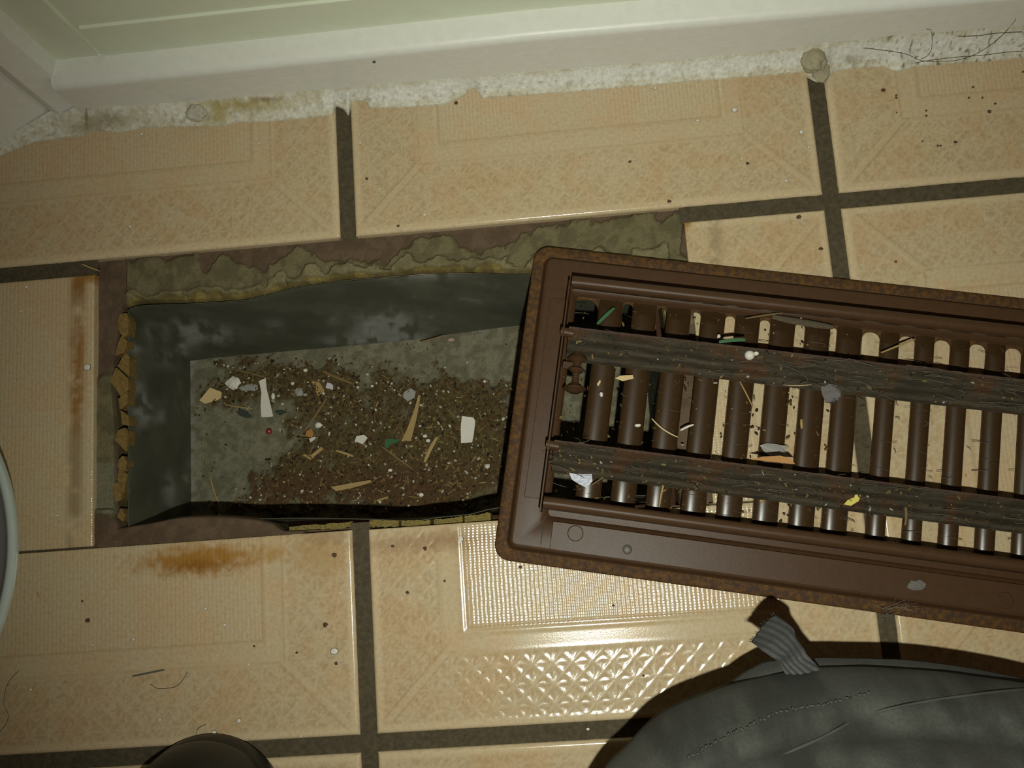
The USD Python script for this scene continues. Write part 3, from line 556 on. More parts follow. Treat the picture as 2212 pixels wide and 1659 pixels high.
Cc = mixc(Cc, [.14, .10, .05], .8 * sm(.80, .86, meshkit.noise(np.stack([Xc * 700, Yc * 700, Xc * 0], -1), 5)) * (sm(1850, 1950, pcx) + .35 * sm(240, 120, pcx)))
put('caulk', gridmesh(Xc, Yc, Zc, flip=True), CAULK, base, smooth=True, tint=Cc.reshape(-1, 3), label='ragged stained caulk between baseboard and tiles')
def on_caulk(x, y, up=.0006):
    yt, yb = np.interp(x, *np.array(topl).T), np.interp(x, *np.array(botl).T); q = (y - yt) / (yb - yt)
    if q <= 0: return on_plane(x, y, W0 - nW * up, nW)
    a, b = on_plane(x, yt, W0, nW), at(x, yb, .0008); q = min(q, 1)
    return np.array([*(a * (1 - q) + b * q)[:2], (a[2] + .001) * (1 - q) ** 1.7 + .0008 + up + .0008 * math.sin(math.pi * q)])
for px, r, sq, lab in [((424, 245), .0058, (1.1, 1, .8), 'white crumbly lump of filler on the caulk'), ((1760, 126), .0075, (1, 1.1, .8), 'dirty lump of filler above the grout joint'), ((1775, 152), .0062, (.9, 1.2, .5), None)]:
    c = on_caulk(*px); mm = trimesh.creation.icosphere(3, r); k = 1 + .35 * (meshkit.fbm(mm.vertices / r * 1.7 + px[0], 3, 3) - .5) * 2
    mm.vertices = mm.vertices * k[:, None] * sq + c; put('caulk_lump', mm, look(f'filler_{px[0]}', (.55, .53, .45) if px[0] < 500 else (.40, .36, .24), .85, vary=.6, vscale=700, vary_to=(.3, .26, .16), bump=.0004), base, smooth=True, label=lab)

# ------------------------------------------------------------------ the floor grille, lying upside down
TH = -11.648
O = at(1156, 528, .004)
grille = thing('floor_grille', 'rusty brown metal floor grille lying face down askew over the duct opening', 'floor grille', (O[0], O[1], 0), TH)
cT, sT = math.cos(math.radians(TH)), math.sin(math.radians(TH))
def uvl(px, py, z): d = at(px, py, z) - O; return np.array([d[0] * cT + d[1] * sT, -d[0] * sT + d[1] * cT])
def g_world(u, v, z): return np.array([O[0] + u * cT - v * sT, O[1] + u * sT + v * cT, z])
LEN, WID = .414, .195
def rounded(x0, x1, y0, y1, r, n=10):
    a = np.linspace(0, np.pi / 2, n); out = []
    for cx, cy, s in ((x1 - r, y1 - r, 0), (x0 + r, y1 - r, 1), (x0 + r, y0 + r, 2), (x1 - r, y0 + r, 3)):
        out.append(np.stack([cx + r * np.cos(a + s * np.pi / 2), cy + r * np.sin(a + s * np.pi / 2)], 1))
    return np.vstack(out)
def ring_sweep(prof, r0=.0095, dense=90):
    loops = []
    for s, z in prof:
        L = rounded(s, LEN - s, -WID + s, -s, max(r0 - s * .55, .0022)); loops.append(np.c_[L, np.full(len(L), z)])
    L = np.array(loops); X, Y, Zz = L[..., 0], L[..., 1], L[..., 2]
    X, Y, Zz = (np.hstack([q, q[:, :1]]) for q in (X, Y, Zz)); return gridmesh(X, Y, Zz)
put('rolled_rim', ring_sweep([(.0006, .0006), (0, .0016), (.0002, .0027), (.0010, .0034), (.0035, .0037), (.0062, .0034), (.0068, .0033)]), RUST, grille, smooth=40, label='rust-speckled rolled outer rim')
put('stepped_edge', ring_sweep([(.0068, .0033), (.0076, .0040), (.0084, .0062), (.0090, .0082), (.0096, .0089), (.0108, .0091)]), BROWN, grille, smooth=40)
IU0, IU1, IV0, IV1 = .0255, LEN - .0255, -.1600, -.0330          # inner box of the frame
put('flange', ring_sweep([(.0108, .0091), (.016, .0092), (.0245, .0088), (.0285, .0072), (.0300, .0040)], .008), BROWN, grille, smooth=50)
# doubled sheet along the left flange and the corner seam
put('lap_sheet', box(.0195, -.0955, .00945, .0105, .122, .0009, .0003), BROWN, grille, label='lapped sheet along the grille\'s left flange')
put('lap_sheet', box(LEN - .0195, -.0955, .00945, .0105, .122, .0009, .0003), BROWN, grille)
put('lap_sheet', box(LEN / 2, -.1765, .00945, LEN - .066, .0165, .0009, .0003), BROWN, grille, label='lapped sheet along the grille\'s lower flange')
put('gutter', box(LEN / 2, -.1640, .0044, LEN - .056, .0056, .0012, .0003), BROWN, grille)
put('gutter', box(LEN / 2, -.0262, .0044, LEN - .056, .0060, .0012, .0003), BROWN, grille)
# standing box walls; the long ones are folded over at the top
H = .030
for u, q in ((IU0, 0), (IU1, 1)): put('end_wall', box(u, -.0955, (H + .003) / 2, .0011, .137, H - .003, .0003), BROWN, grille)
def folded(v, s):
    a = np.linspace(0, np.pi, 9)
    prof = [(v, .004), (v, H - .004)] + [(v - s * (.0036 - .0036 * math.cos(x)), H - .004 + .0036 * math.sin(x)) for x in a[1:]] + [(v - s * .0072, H - .007), (v - s * .0065, H - .008)]
    prof = np.array(prof); us = np.linspace(IU0 + .0012, IU1 - .0012, 60)
    X = np.repeat(us[:, None], len(prof), 1); Y = np.repeat(prof[None, :, 0], 60, 0); Zz = np.repeat(prof[None, :, 1], 60, 0)
    return gridmesh(X, Y, Zz, flip=s > 0)
put('folded_wall', folded(-.0235, 1), BROWN, grille, smooth=50, label='folded top edge of the grille\'s far wall')
put('folded_wall', folded(-.1620, -1), BROWN, grille, smooth=50, label='folded top edge of the grille\'s near wall')
# face plate with round-ended slots, and the curved slats between them
cen = [51.6, 72.4, 93.2, 114.0, 134.8, 155.9, 176.7, 195.6] + [219.1 + 20.45 * k for k in range(9)]
half = [7.4] * 8 + [5.4] * 9
edges = [(IU0 * 1e3 + 2, cen[0] - half[0])] + [(cen[i] + half[i], cen[i + 1] - half[i + 1]) for i in range(len(cen) - 1)] + [(cen[-1] + half[-1], IU1 * 1e3 - 2)]
VT, VB = -.0312, -.1575
plate = sbox(IU0, -.1605, IU1, -.0248)
slots = []
for a, b in edges:
    a, b = a / 1e3, b / 1e3; r = (b - a) / 2 * .98
    slots.append(sbox(a, VB, b, VT).buffer(-r * .92).buffer(r * .92, 8))
plate = plate.difference(unary_union(slots))
put('face_plate', extrude(plate, .0012, .0016), RUST, grille, label='grimy face plate with round-ended slots')
for c, h in zip(cen, half):
    a = np.linspace(0, np.pi, 15); left = h > 6
    pu = -np.cos(a) * h; pz = np.sin(a) * (4.2 if left else 3.4)
    pu = pu + (np.sin(a) * (-1.3 if left else .9))
    vs = np.r_[VB - .001, VB + .003, np.linspace(VB + .006, VT - .008, 10), VT - .005, VT - .002, VT + .001]
    k = np.interp(vs, [VB - .001, VB + .006, VT - .008, VT + .001], [.35, 1, 1, .30])
    X = np.repeat((c + pu)[None] / 1e3, len(vs), 0); Y = np.repeat(vs[:, None], len(a), 1); Zz = .0026 + pz[None] / 1e3 * k[:, None]
    v1, f1 = gridmesh(X, Y, Zz, flip=True); put('slat', (v1, f1), SLAT, grille, smooth=True)
# two damper blades, caked with dirt
def blade(v0, z0, v1, z1, tint_seed, label):
    us = np.linspace(IU0 + .003, IU1 - .003, 260); w = np.linspace(0, 1, 34)
    v = v0 + (v1 - v0) * w; z = z0 + (z1 - z0) * w
    rib = .0007 * np.sin(w * np.pi * 7) * (w > .25) * (w < .95)
    X = np.repeat(us[:, None], 34, 1); Y = np.repeat(v[None], 260, 0); Zz = np.repeat((z + rib)[None], 260, 0)
    n = fbm(X, Y + tint_seed, 90, 71, 5); n2 = fbm(X * .35, Y * 3 + tint_seed, 200, 72, 4)
    Zz = Zz + (n - .5) * .0034 * sm(0, .08, w) * sm(1, .9, w)
    C = mixc([.036, .028, .015], [.070, .056, .032], sm(.35, .65, n2)); C = mixc(C, [.095, .038, .012], .8 * sm(.52, .66, n)); C = mixc(C, [.10, .055, .038], .8 * (w < .07))
    v_, f_ = gridmesh(X, Y, Zz, flip=True); vb = v_ - [0, .0, .0009]; fb = f_[:, ::-1] + len(v_)
    i = np.arange(259) * 34; o = len(v_); capt = np.vstack([np.stack([i, i + 34, i + 34 + o], 1), np.stack([i, i + 34 + o, i + o], 1)])
    return put('damper_blade', (np.vstack([v_, vb]), np.vstack([f_, fb, capt])), BLADE, grille, smooth=True, tint=np.vstack([C.reshape(-1, 3)] * 2), label=label)
B1 = blade(-.0553, .0305, -.0722, .0115, 0, 'upper damper blade caked with dirt')
B2 = blade(-.1225, .0305, -.1400, .0115, .5, 'lower damper blade caked with dirt')
def blade_z(v): return np.interp(-v, [.0553, .0722], [.0305, .0115]) if v > -.1 else np.interp(-v, [.1225, .1400], [.0305, .0115])
for v in (-.0553, -.1225): put('pivot', tube([[IU0 - .0015, v - .003, .027], [IU0 + .006, v - .003, .027]], .0028, 12), BROWN, grille, smooth=40)
# ridged control lever and its bracket
q0, q1 = uvl(1250, 742, .016), uvl(1240, 850, .016)
prof = []
for k in range(60):
    s = k / 59; r = .0019 + .0005 * (k % 3 == 0) + .0038 * math.exp(-((s - .30) / .075) ** 2) + .0028 * math.exp(-((s - .52) / .05) ** 2) + .0052 * math.exp(-((s - .90) / .075) ** 2)
    prof.append((max(r, .0005), s))
Lq = np.linalg.norm(q1 - q0); P = np.array([[*(q0 + (q1 - q0) * s), .016] for _, s in prof]); put('control_lever', tube(P, [r for r, _ in prof], 18), BROWN, grille, smooth=45, label='ridged control lever with round knob')
b0 = uvl(1219, 788, .016); put('lever_bracket', box(b0[0] + .0045, b0[1], .016, .011, .0045, .0016, .0004), BROWN, grille)
for (px, py), r in (((1243, 1152), .0047), ((2170, 1297), .0047)):
    c = uvl(px, py, .0098); m = lathe([[0, .0098], [0, .0108], [r - .0005, .0108], [r, .0104], [r, .0098]], 28); m.apply_translation([c[0], c[1], 0]); put('rivet', m, BROWN, grille, smooth=30, label='flat round rivet in the flange')
for px, py in ((1355, 1187),):
    c = uvl(px, py, .0098); m = trimesh.creation.icosphere(2, .0028); m.vertices *= [1, 1, .35]; m.apply_translation([c[0], c[1], .0100]); put('weld_dimple', m, look(f'weld_{px}', (.10, .085, .07), .5, vary=.5, vscale=900), grille, smooth=True)
# seam cut lines
for px, py, l, r in ((1172, 1145, .017, 12), ):
    c = uvl(px, py, .0099); put('seam', box(c[0], c[1], .0097, .0005, l, .0007), BLACKB, grille)

# ------------------------------------------------------------------ litter caught in the grille
stalk('green_sliver', [(1327, 665), (1310, 680), (1290, 700)], .011, .0022, GREEN, 'glossy green plastic sliver in the upper left of the grille', 'plastic shard', flat=.4)
stalk('green_sliver', [(1553, 739), (1580, 735), (1610, 734)], .030, .0022, GREEN, 'glossy green plastic sliver along the upper damper blade', 'plastic shard', flat=.4)
flake('white_tag', [(1229, 991), (1252, 994), (1274, 998), (1277, 1020), (1279, 1040), (1268, 1054), (1250, 1045), (1236, 1036), (1229, 1020)], .012, TAG_W, 'bluish white frosted plastic scrap in the lower left of the grille', 'plastic scrap', thick=.0012, tilt=.05)
fig = thing('white_nub', 'small glossy white two-lobed nub on the upper damper blade', 'plastic bit', tuple(at(1623, 766, .026)))
for (dx, dy, r), nm in (((-.0012, -.0004, .0029), 'body_lobe'), ((.0026, .0006, .0017), 'head_lobe')):
    m = trimesh.creation.icosphere(3, r); m.apply_translation([dx, dy, .001]); put(nm, m, WHITE, fig, smooth=True)
stalk('pale_straw', [(1348, 781), (1390, 788), (1444, 791)], .0125, .0010, PALE, 'long pale straw under the upper blade\'s left half', 'straw', flat=.8)
flake('wood_flake', [(1330, 817), (1340, 812), (1366, 811), (1368, 818), (1345, 823)], .009, CREAM, 'short fat tan flake on the second slat', 'wood chip', tilt=.1)
flake('seed_husk', [(1291, 777), (1297, 775), (1302, 780), (1295, 788)], .010, CREAM, 'four-cornered tan husk at the top of the first slat', 'seed')
flake('seed_husk', [(1290, 830), (1296, 821), (1297, 826), (1292, 834)], .010, CREAM, 'slender tan husk halfway down the first slat', 'seed')
lump('seed', (1299, 852), .0013, .010, WHITE, 'oval white seed on the first slat of the grille', 'seed', (.8, 1.3, .7), 3, .1)
stalk('pale_straw', [(1408, 904), (1430, 925), (1464, 944)], .011, .0010, PALE, 'pale straw crossing the third slat', 'straw', flat=.8)
stalk('pale_straw', [(1597, 822), (1612, 850), (1627, 881)], .010, .0009, STRAW, 'thin golden straw slanting over the fifth slat', 'straw', flat=.8)
stalk('pale_straw', [(1903, 762), (1940, 747), (1976, 733)], .014, .0012, STRAW, 'golden straw crossing the second arch right of the middle', 'straw', flat=.8)
stalk('pale_straw', [(1723, 704), (1731, 686)], .010, .0014, PALE, 'stubby pale straw upright above the upper row of slots', 'straw', flat=.8)
stalk('pale_straw', [(1610, 688), (1650, 681), (1690, 676)], .011, .0012, STRAWD, 'brown straw below the far folded wall', 'straw', flat=.8)
stalk('furry_twig', [(1668, 684), (1720, 694), (1800, 707)], .011, .0042, look('fuzz', (.13, .10, .06), .95, vary=.6, vscale=900, bump=.0008, bscale=1500), 'dust-furred twig over the upper row of slots', 'twig', flat=.7)
stalk('pale_straw', [(1722, 1470 - 546), (1731, 905)][::-1] if False else [(1731, 905), (1732, 926)], .010, .0016, STRAW, 'tiny golden straw on the seventh slat', 'straw', flat=.7)
stalk('curled_husk', [(1643, 1084), (1655, 1072), (1682, 1063)], .010, .0030, ORANGE, 'curled orange husk below the lower damper blade', 'husk', flat=.4)
flake('yellow_scrap', [(1824, 1089), (1832, 1080), (1845, 1075), (1848, 1064), (1858, 1068), (1853, 1082), (1838, 1092)], .020, YELLOW, 'bright yellow scrap hanging from the lower damper blade', 'scrap', tilt=.2)
flake('tan_leaf', [(1622, 992), (1650, 987), (1685, 985), (1705, 991), (1715, 1002), (1690, 1000)], .0315, ORANGE, 'tan leaf edge curled over the lower damper blade', 'leaf', tilt=.05)
stalk('pale_straw', [(1440, 1020), (1430, 1060), (1424, 1095)], .012, .0013, STRAW, 'upright straw at the near wall\'s left end', 'straw', flat=.8)
stalk('pale_straw', [(1953, 1077), (1957, 1100), (1955, 1135)], .018, .0016, STRAWD, 'olive straw hanging below the lower blade', 'straw', flat=.8)
stalk('pale_straw', [(1692, 831), (1740, 832), (1782, 820)], .014, .0006, PALE, 'hair-thin pale straw under the upper damper blade', 'straw', flat=.9)
stalk('pale_straw', [(1275, 1048), (1290, 1040), (1307, 1026)], .013, .0010, STRAWD, 'brown straw beside the frosted plastic scrap', 'straw', flat=.8)
lump('tuft', (1800, 842), .0055, .013, look('tuft_grey', (.16, .15, .14), .95, bump=.001, bscale=900), 'grey dust ball under the upper damper blade', 'dust ball', (1, 1.2, .6), 9, .7)
lump('white_speck', (1553, 727), .0012, .014, WHITE, 'white speck above the upper damper blade', 'crumb', (.8, 1.3, .8), 2, .3)
lump('white_speck', (1275, 739), .0011, .021, WHITE, 'white speck at the left end of the upper blade', 'crumb', (1.3, .8, .7), 3, .3)
lump('white_speck', (1844, 813), .0013, .018, WHITE, 'white speck in the dirt of the upper blade', 'crumb', (1.4, .8, .7), 4, .3)
lump('white_speck', (1378, 919), .0013, .009, WHITE, 'white speck between the second and third slats', 'crumb', (1.4, .8, .7), 6, .3)
stalk('white_shred', [(1470, 930), (1485, 922), (1499, 917)], .009, .0012, WHITE, 'white shred left of the fourth slat', 'shred', flat=.5)
lump('lint_patch', (1980, 1265), .0034, .0100, look('lint_white', (.20, .19, .17), .95, vary=.7, vscale=900, vary_to=(.07, .06, .05), bump=.0006, bscale=1500), 'whitish patch of lint on the near flange of the grille', 'lint', (1.25, .8, .18), 11, .8)
web = []
for k in range(26):
    a = np.array([rng.normal(1935, 22), rng.normal(1315, 9)]); b = a + rng.normal(0, 1, 2) * [26, 12]; za, zb_ = .0105, .0065
    web.append(tube([at(*a, za), at(*((a + b) / 2), .0092 + .001 * rng.uniform()), at(*b, zb_ if b[1] > 1325 else za)], .00007, 4))
solo('cobweb', join(*web), LINT, 'wispy grey cobweb across the near rim of the grille', 'cobweb', kind='stuff')
# feather: a shaft with barbs
fea = thing('feather', 'small grey downy feather lying over the lower middle slats', 'feather')
p0, p1 = at(1642, 962, .0105), at(1700, 985, .0105)
put('shaft', tube([p0, (p0 + p1) / 2 + [0, 0, .0006], p1], [.0003, .00025, .0001], 5), FEATHER, fea)
bar = []
for k in range(34):
    s = k / 33; b = p0 + (p1 - p0) * s * .9
    for sgn in (-1, 1):
        d = (p1 - p0) / np.linalg.norm(p1 - p0); nrm = np.array([-d[1], d[0], 0]) * sgn; l = .0075 * math.sin(math.pi * min(.15 + s, 1)) + .002
        bar.append(tube([b, b + d * l * .55 + nrm * l * .45 + [0, 0, .0004], b + d * l + nrm * l * .55], [.00012, .0001, .00004], 4))
tag(put('barbs', join(*bar), FEATHER, fea), kind='stuff')
# lint and fine fibres: too many and too thin to count
fib = []
for k in range(520):
    which = rng.uniform()
    if which < .62:
        v0 = (-.0553 - .0169 * rng.uniform()) if rng.uniform() < .5 else (-.1225 - .0175 * rng.uniform()); z = blade_z(v0) + .0010; u = rng.uniform(IU0 + .004, .35); dz = .0008
    else: u = rng.uniform(IU0 + .003, .30); v0 = rng.uniform(-.156, -.034); z = .0065; dz = .001
    a = rng.uniform(0, 2 * np.pi); l = rng.uniform(.0015, .009); bend = rng.normal(0, .6)
    pts = []
    for s in np.linspace(0, 1, 6):
        aa = a + bend * s; pts.append(g_world(u + l * s * math.cos(aa) * 1.3, v0 + l * s * math.sin(aa) * .35, z + dz * math.sin(s * np.pi)))
    fib.append(tube(pts, rng.uniform(.00006, .00022), 4))
for k in range(120):
    first = rng.uniform() < .65; u = rng.uniform(.11, .30) if first else rng.uniform(.02, .33); v0 = (-.0553 if first else -.1225) - .016 * rng.uniform(); a = rng.normal(0, .35); l = rng.uniform(.006, .018); bend = rng.normal(0, .5)
    fib.append(tube([g_world(u + l * q * math.cos(a + bend * q), v0 + l * q * math.sin(a + bend * q) * .3, blade_z(v0) + .0012 + .0012 * math.sin(q * np.pi)) for q in np.linspace(0, 1, 7)], rng.uniform(.0001, .0003), 4))
fj = join(*fib)
pp = []
for k in range(1100):
    if rng.uniform() < .6:
        v0 = (-.0560 - .0160 * rng.uniform()) if rng.uniform() < .5 else (-.1235 - .0160 * rng.uniform()); z = blade_z(v0) + .0008; u = rng.uniform(IU0 + .004, .36)
    else: u = rng.uniform(IU0 + .003, .2); v0 = rng.uniform(-.156, -.034); z = .0060
    w = g_world(u, v0, z); pp.append((*w, 0))
m, c = many(np.array(pp), (.00018, .0006), (1, 3), P_ + [(.20, .14, .055), (.34, .32, .28)], [.24, .2, .14, .10, .14, .08, .06, .04])
m, c = merge([(m, c), ((fj.vertices, fj.faces), np.tile([.105, .088, .062], (len(fj.vertices), 1)))])
solo('lint_and_grit', m, BITS, 'loose grey lint, fibres and grit caught on the blades and slats of the grille', 'lint', kind='stuff', tint=c)

# ------------------------------------------------------------------ specks, drops and hairs on the floor
spots = [(188, 793, 9), (722, 1407, 9), (516 / 1, 1560 - 3, 5), (444, 1315, 4), (485, 1350, 4), (288, 1381, 4), (345, 1555, 4), (462, 1583, 6), (306, 290, 5), (281, 489, 4), (322, 515, 3), (335, 518, 3), (778, 308, 4), (820, 408, 3),
         (917, 464, 4), (1587, 237, 7), (1507, 260, 4), (1731, 285, 5), (1698, 390, 4), (1747, 318, 3), (1602, 343, 3), (124, 1113, 4), (57, 620, 4), (45, 672, 3), (735, 1280, 3), (1415, 190, 4), (1408, 188, 3), (995, 1165, 6), (537, 1435, 3), (66, 1490, 4), (650, 1590, 3), (560, 310, 3), (200, 1393, 3), (1120, 1557, 3), (1270, 1575, 4)]
dm_ = []
for x, y, r in spots:
    c = at(x, y, .0003); m = lathe([[0, 0], [r / 3600 * 1.05, 0], [r / 3600 * .8, .0004], [0, .0006]], 12); m.apply_scale([1, random.uniform(.75, 1.1), 1]); m.apply_translation([c[0], c[1], .0002]); dm_.append(m)
tag(put('paint_drops', join(*dm_), WHITE, floor, smooth=True, label='white paint drops spattered on the tiles'), kind='stuff')
blk = [(1725, 469, 6), (1773, 537, 5), (1936, 206, 3), (1936, 211, 3), (2001, 239, 3), (2001, 250, 3), (2102, 188, 3), (2093, 211, 3), (2122, 211, 3), (2150, 224, 3), (2138, 241, 5), (2064, 307, 4), (2032, 315, 3), (2026, 315, 3), (1993, 305, 2), (1937, 243, 2), (1908, 195, 5), (1361, 349, 4), (792, 386, 4), (860, 488, 4), (1446, 435, 5), (1615, 353, 4), (1935, 565, 3), (2210, 155, 3), (190, 1340, 6), (178, 1299, 3), (722, 1199, 6), (703, 1350, 6), (726, 1433, 4), (641, 1410, 3), (549, 1396, 3), (848, 1180, 4), (918, 1185, 5), (960, 1255, 3), (880, 1280, 4), (1325, 1308, 3), (1124, 1225, 4), (1390, 1460, 3), (808, 134, 4), (985, 222, 5), (790, 215, 4)]
dm_ = []
for i, (x, y, r) in enumerate(blk):
    m = trimesh.creation.icosphere(1, r / 3600); m.vertices *= rng.uniform(.6, 1.2, (len(m.vertices), 1)) * [1, .8, .5]; c = at(x, y, .0008); m.apply_translation(c if y > 140 else on_plane(x, y, W0 - nW * .0006, nW)); dm_.append(m)
solo('black_crumbs', join(*dm_), BROWNB, 'tiny black crumbs dotted over the tiles', 'crumbs', kind='stuff')
stalk('dark_stick', [(286, 1461), (320, 1454), (355, 1447)], .0012, .0010, look('stick_grey', (.10, .10, .07), .6), 'short dark straight stick on the lower left tile', 'stick', taper=.8)
stalk('white_sliver', [(991, 1174), (996, 1158)], .0012, .0024, WHITE, 'white rice-like sliver on the tile by the front of the opening', 'sliver')
stalk('straw', [(176, 570), (195, 578), (216, 585)], .0010, .0011, STRAW, 'thin golden straw in the joint above the stained cut tile', 'straw')
def hair(px, z, label, plane=None, w=.00026):
    P = [(on_caulk(x, y, .0012) if plane else at(x, y, z)) for x, y in curve(np.array(px, float), 24)]
    solo('hair', tube(curve(np.array(P), 30), w / 2, 5), HAIR, label, 'hair', smooth=True)
hair([(40, 1450), (12, 1490), (8, 1520), (18, 1545), (0, 1580)], .001, 'wavy dark hair on the tile below the white bowl')
hair([(325, 1478), (345, 1488), (375, 1485), (404, 1451)], .001, 'bow-shaped fine hair under the short dark stick')
hair([(445, 1565), (425, 1580), (424, 1600), (430, 1620)], .001, 'short hair crossing the joint above the black shoe')
hair([(80, 1280), (84, 1290)], .001, 'hair stub at the rim of the white bowl')
c2 = lambda *p: [(1900 + x / 7.09, y / 7.09) for x, y in p]
hair(c2((2090, 290), (1900, 520), (1560, 770), (1400, 850), (1080, 935), (700, 930), (450, 810), (250, 770), (-240, 720)), 0, 'long curving black hair over the caulk at upper right', True)
hair(c2((720, 440), (800, 560), (815, 700), (770, 810), (650, 880)), 0, 'hooked hair on the caulk left of the long curving one', True)
hair(c2((1200, 555), (1500, 545), (1750, 515), (2180, 490)), 0, 'nearly straight hair on the board above the long curving one', True)
hair(c2((530, 965), (800, 910), (1200, 860), (1650, 825), (1980, 780), (2212, 765)), 0, 'dirt-beaded strand along the lower edge of the caulk', True)

# ------------------------------------------------------------------ bowl, shoe, person
zr = .060; R = 495 / FPX * (CAM[2] - zr) / ROT[2, 2] ** 0 * 1.0
c = at(75 - 495, 1213, zr)
bowl = thing('bowl', 'large white glazed bowl cut off at the picture\'s left edge', 'bowl', (c[0], c[1], 0))
ro = R
prof = [[0, .0], [ro * .55, .0], [ro * .60, .004], [ro * .86, .040], [ro * .975, zr - .006], [ro * .99, zr - .003], [ro, zr], [ro * .994, zr + .0025], [ro * .975, zr + .0032], [ro * .955, zr + .0018], [ro * .945, zr - .002]]
put('outer_shell', lathe(prof, 128), GLAZE, bowl, smooth=50, label='pale greenish rim and outside of the bowl')
put('inner_shell', lathe([[ro * .946, zr - .0018], [ro * .90, zr - .008], [ro * .78, .030], [ro * .55, .012], [0, .008]], 128), GLAZE_IN, bowl, smooth=50, label='grey-white inside of the bowl')
# shoe
ct = at(412, 1622 + 173, .030); rs = 173 / FPX * (CAM[2] - .03)
shoe_t = thing('shoe', 'round black shoe toe at the lower edge of the picture', 'shoe', (ct[0], ct[1], 0))
def slab_shape(scale, z0, z1, top_r):
    rows = []
    a = np.linspace(0, 2 * np.pi, 64, endpoint=False)
    for k, (s, z) in enumerate([(.001, z0), (.96, z0), (1.0, z0 + .003)] + [(1 - (1 - math.cos(q)) * top_r, z0 + .003 + (z1 - z0 - .003) * math.sin(q)) for q in np.linspace(.1, np.pi / 2, 14)]):
        x = np.cos(a) * rs * scale * s; y = np.sin(a) * rs * scale * s; y = np.where(y < 0, y * 4.6, y); x = np.where(y < 0, x * (1 - .16 * np.clip(-y / .2, 0, 1)), x)
        zz = z + np.where(y < -.06, (np.clip(-y - .06, 0, .1) * .35) * (z > z0 + .02), 0); rows.append(np.stack([x, y, zz * np.ones_like(a)], 1))
    L = np.array(rows); L = np.concatenate([L, L[:, :1]], 1); return gridmesh(L[..., 0], L[..., 1], L[..., 2], flip=False)
put('upper', slab_shape(.97, .012, .062, .99), SHOE, shoe_t, smooth=True); put('sole', slab_shape(1.0, .0006, .016, .12), SHOE, shoe_t, smooth=40)
# person: the bent leg in grey trousers reaching in from the lower right
person = thing('person', 'person in faded grey trousers kneeling at the lower right of the picture', 'person')
ZE = .094
sil = [(1180, 1960), (1235, 1800), (1311, 1662), (1351, 1624), (1412, 1562), (1460, 1532), (1520, 1507), (1600, 1480), (1690, 1459), (1759, 1447), (1860, 1444), (1954, 1448), (2050, 1455), (2130, 1466), (2212, 1477), (2330, 1500), (2450, 1550), (2560, 1640), (2640, 1780), (2680, 1960)]
SIL = curve(pxl(sil, ZE), 260)
SILs = LineString(SIL)
segA, segB = SIL[:-1], SIL[1:]
def dist(x, y):
    P = np.stack([np.ravel(x), np.ravel(y)], 1); ab = segB - segA; out = np.full(len(P), 1e9)
    for i in range(0, len(P), 4000):
        q = P[i:i + 4000, None] - segA[None]; tt_ = np.clip((q * ab).sum(-1) / (ab ** 2).sum(-1), 0, 1); out[i:i + 4000] = np.sqrt(((q - tt_[..., None] * ab) ** 2).sum(-1)).min(1)
    return out.reshape(np.shape(x))
def cloth_z(x, y, d=None):
    d = dist(x, y) if d is None else d
    z = ZE - .004 + .075 * (1 - np.exp(-d / .055)) + .012 * sm(0, .006, d)
    w = (fbm(x, y, 26, 81, 3) - .5)
    al = x * .8 + y * .35
    z += .0068 * np.sin((d + w * .055) * 2 * np.pi / .036) * np.exp(-d / .2) * sm(.004, .02, d) + w * .016 * sm(.01, .05, d) + (fbm(x, y, 90, 82, 3) - .5) * .005
    cr = .0105 + .006 * (fbm(al, al * 0, 22, 83, 2) - .5) + .010 * sm(.30, .24, x)
    z -= .0034 * np.exp(-((d - cr) / .0016) ** 2) * sm(.20, .25, x)
    cr2 = .046 + .03 * (fbm(al, al * 0, 14, 84, 2) - .5)
    z += .004 * np.exp(-((d - cr2) / .0035) ** 2) - .004 * np.exp(-((d - cr2 - .006) / .003) ** 2)
    return z
far = SIL.mean(0) + [0, -.30]
ctr = np.array([.30, -.62])
rows = []
NR = 46
for k in range(NR): s = (k / (NR - 1)) ** 1.35; rows.append(SIL * (1 - s) + (np.stack([ctr[0] + (SIL[:, 0] - ctr[0]) * .30, np.full(len(SIL), -.66)], 1)) * s)
Rr = np.array(rows); D = dist(Rr[..., 0], Rr[..., 1]); Zt = cloth_z(Rr[..., 0], Rr[..., 1], D)
low = []
cen2 = np.array([.34, -.55])
for s, z in ((.10, .012), (.045, .035), (.012, .062), (.002, .082)): low.append(np.concatenate([SIL + (cen2 - SIL) * s, np.full((len(SIL), 1), z)], 1))
allr = np.concatenate([np.array(low), np.concatenate([Rr, Zt[..., None]], -1)], 0)
X, Y, Zz = allr[..., 0], allr[..., 1], allr[..., 2]
n = fbm(X, Y, 60, 85, 4); Dl = np.vstack([np.zeros((4, D.shape[1])), D])
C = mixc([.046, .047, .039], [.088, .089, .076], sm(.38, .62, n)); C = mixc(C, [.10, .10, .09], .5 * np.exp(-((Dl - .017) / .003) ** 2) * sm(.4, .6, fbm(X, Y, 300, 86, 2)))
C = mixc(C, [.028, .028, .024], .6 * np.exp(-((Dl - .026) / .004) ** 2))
put('trousers', gridmesh(X, Y, Zz, flip=True), FABRIC, person, smooth=True, tint=C.reshape(-1, 3), label='faded grey trouser leg with stitched seams')
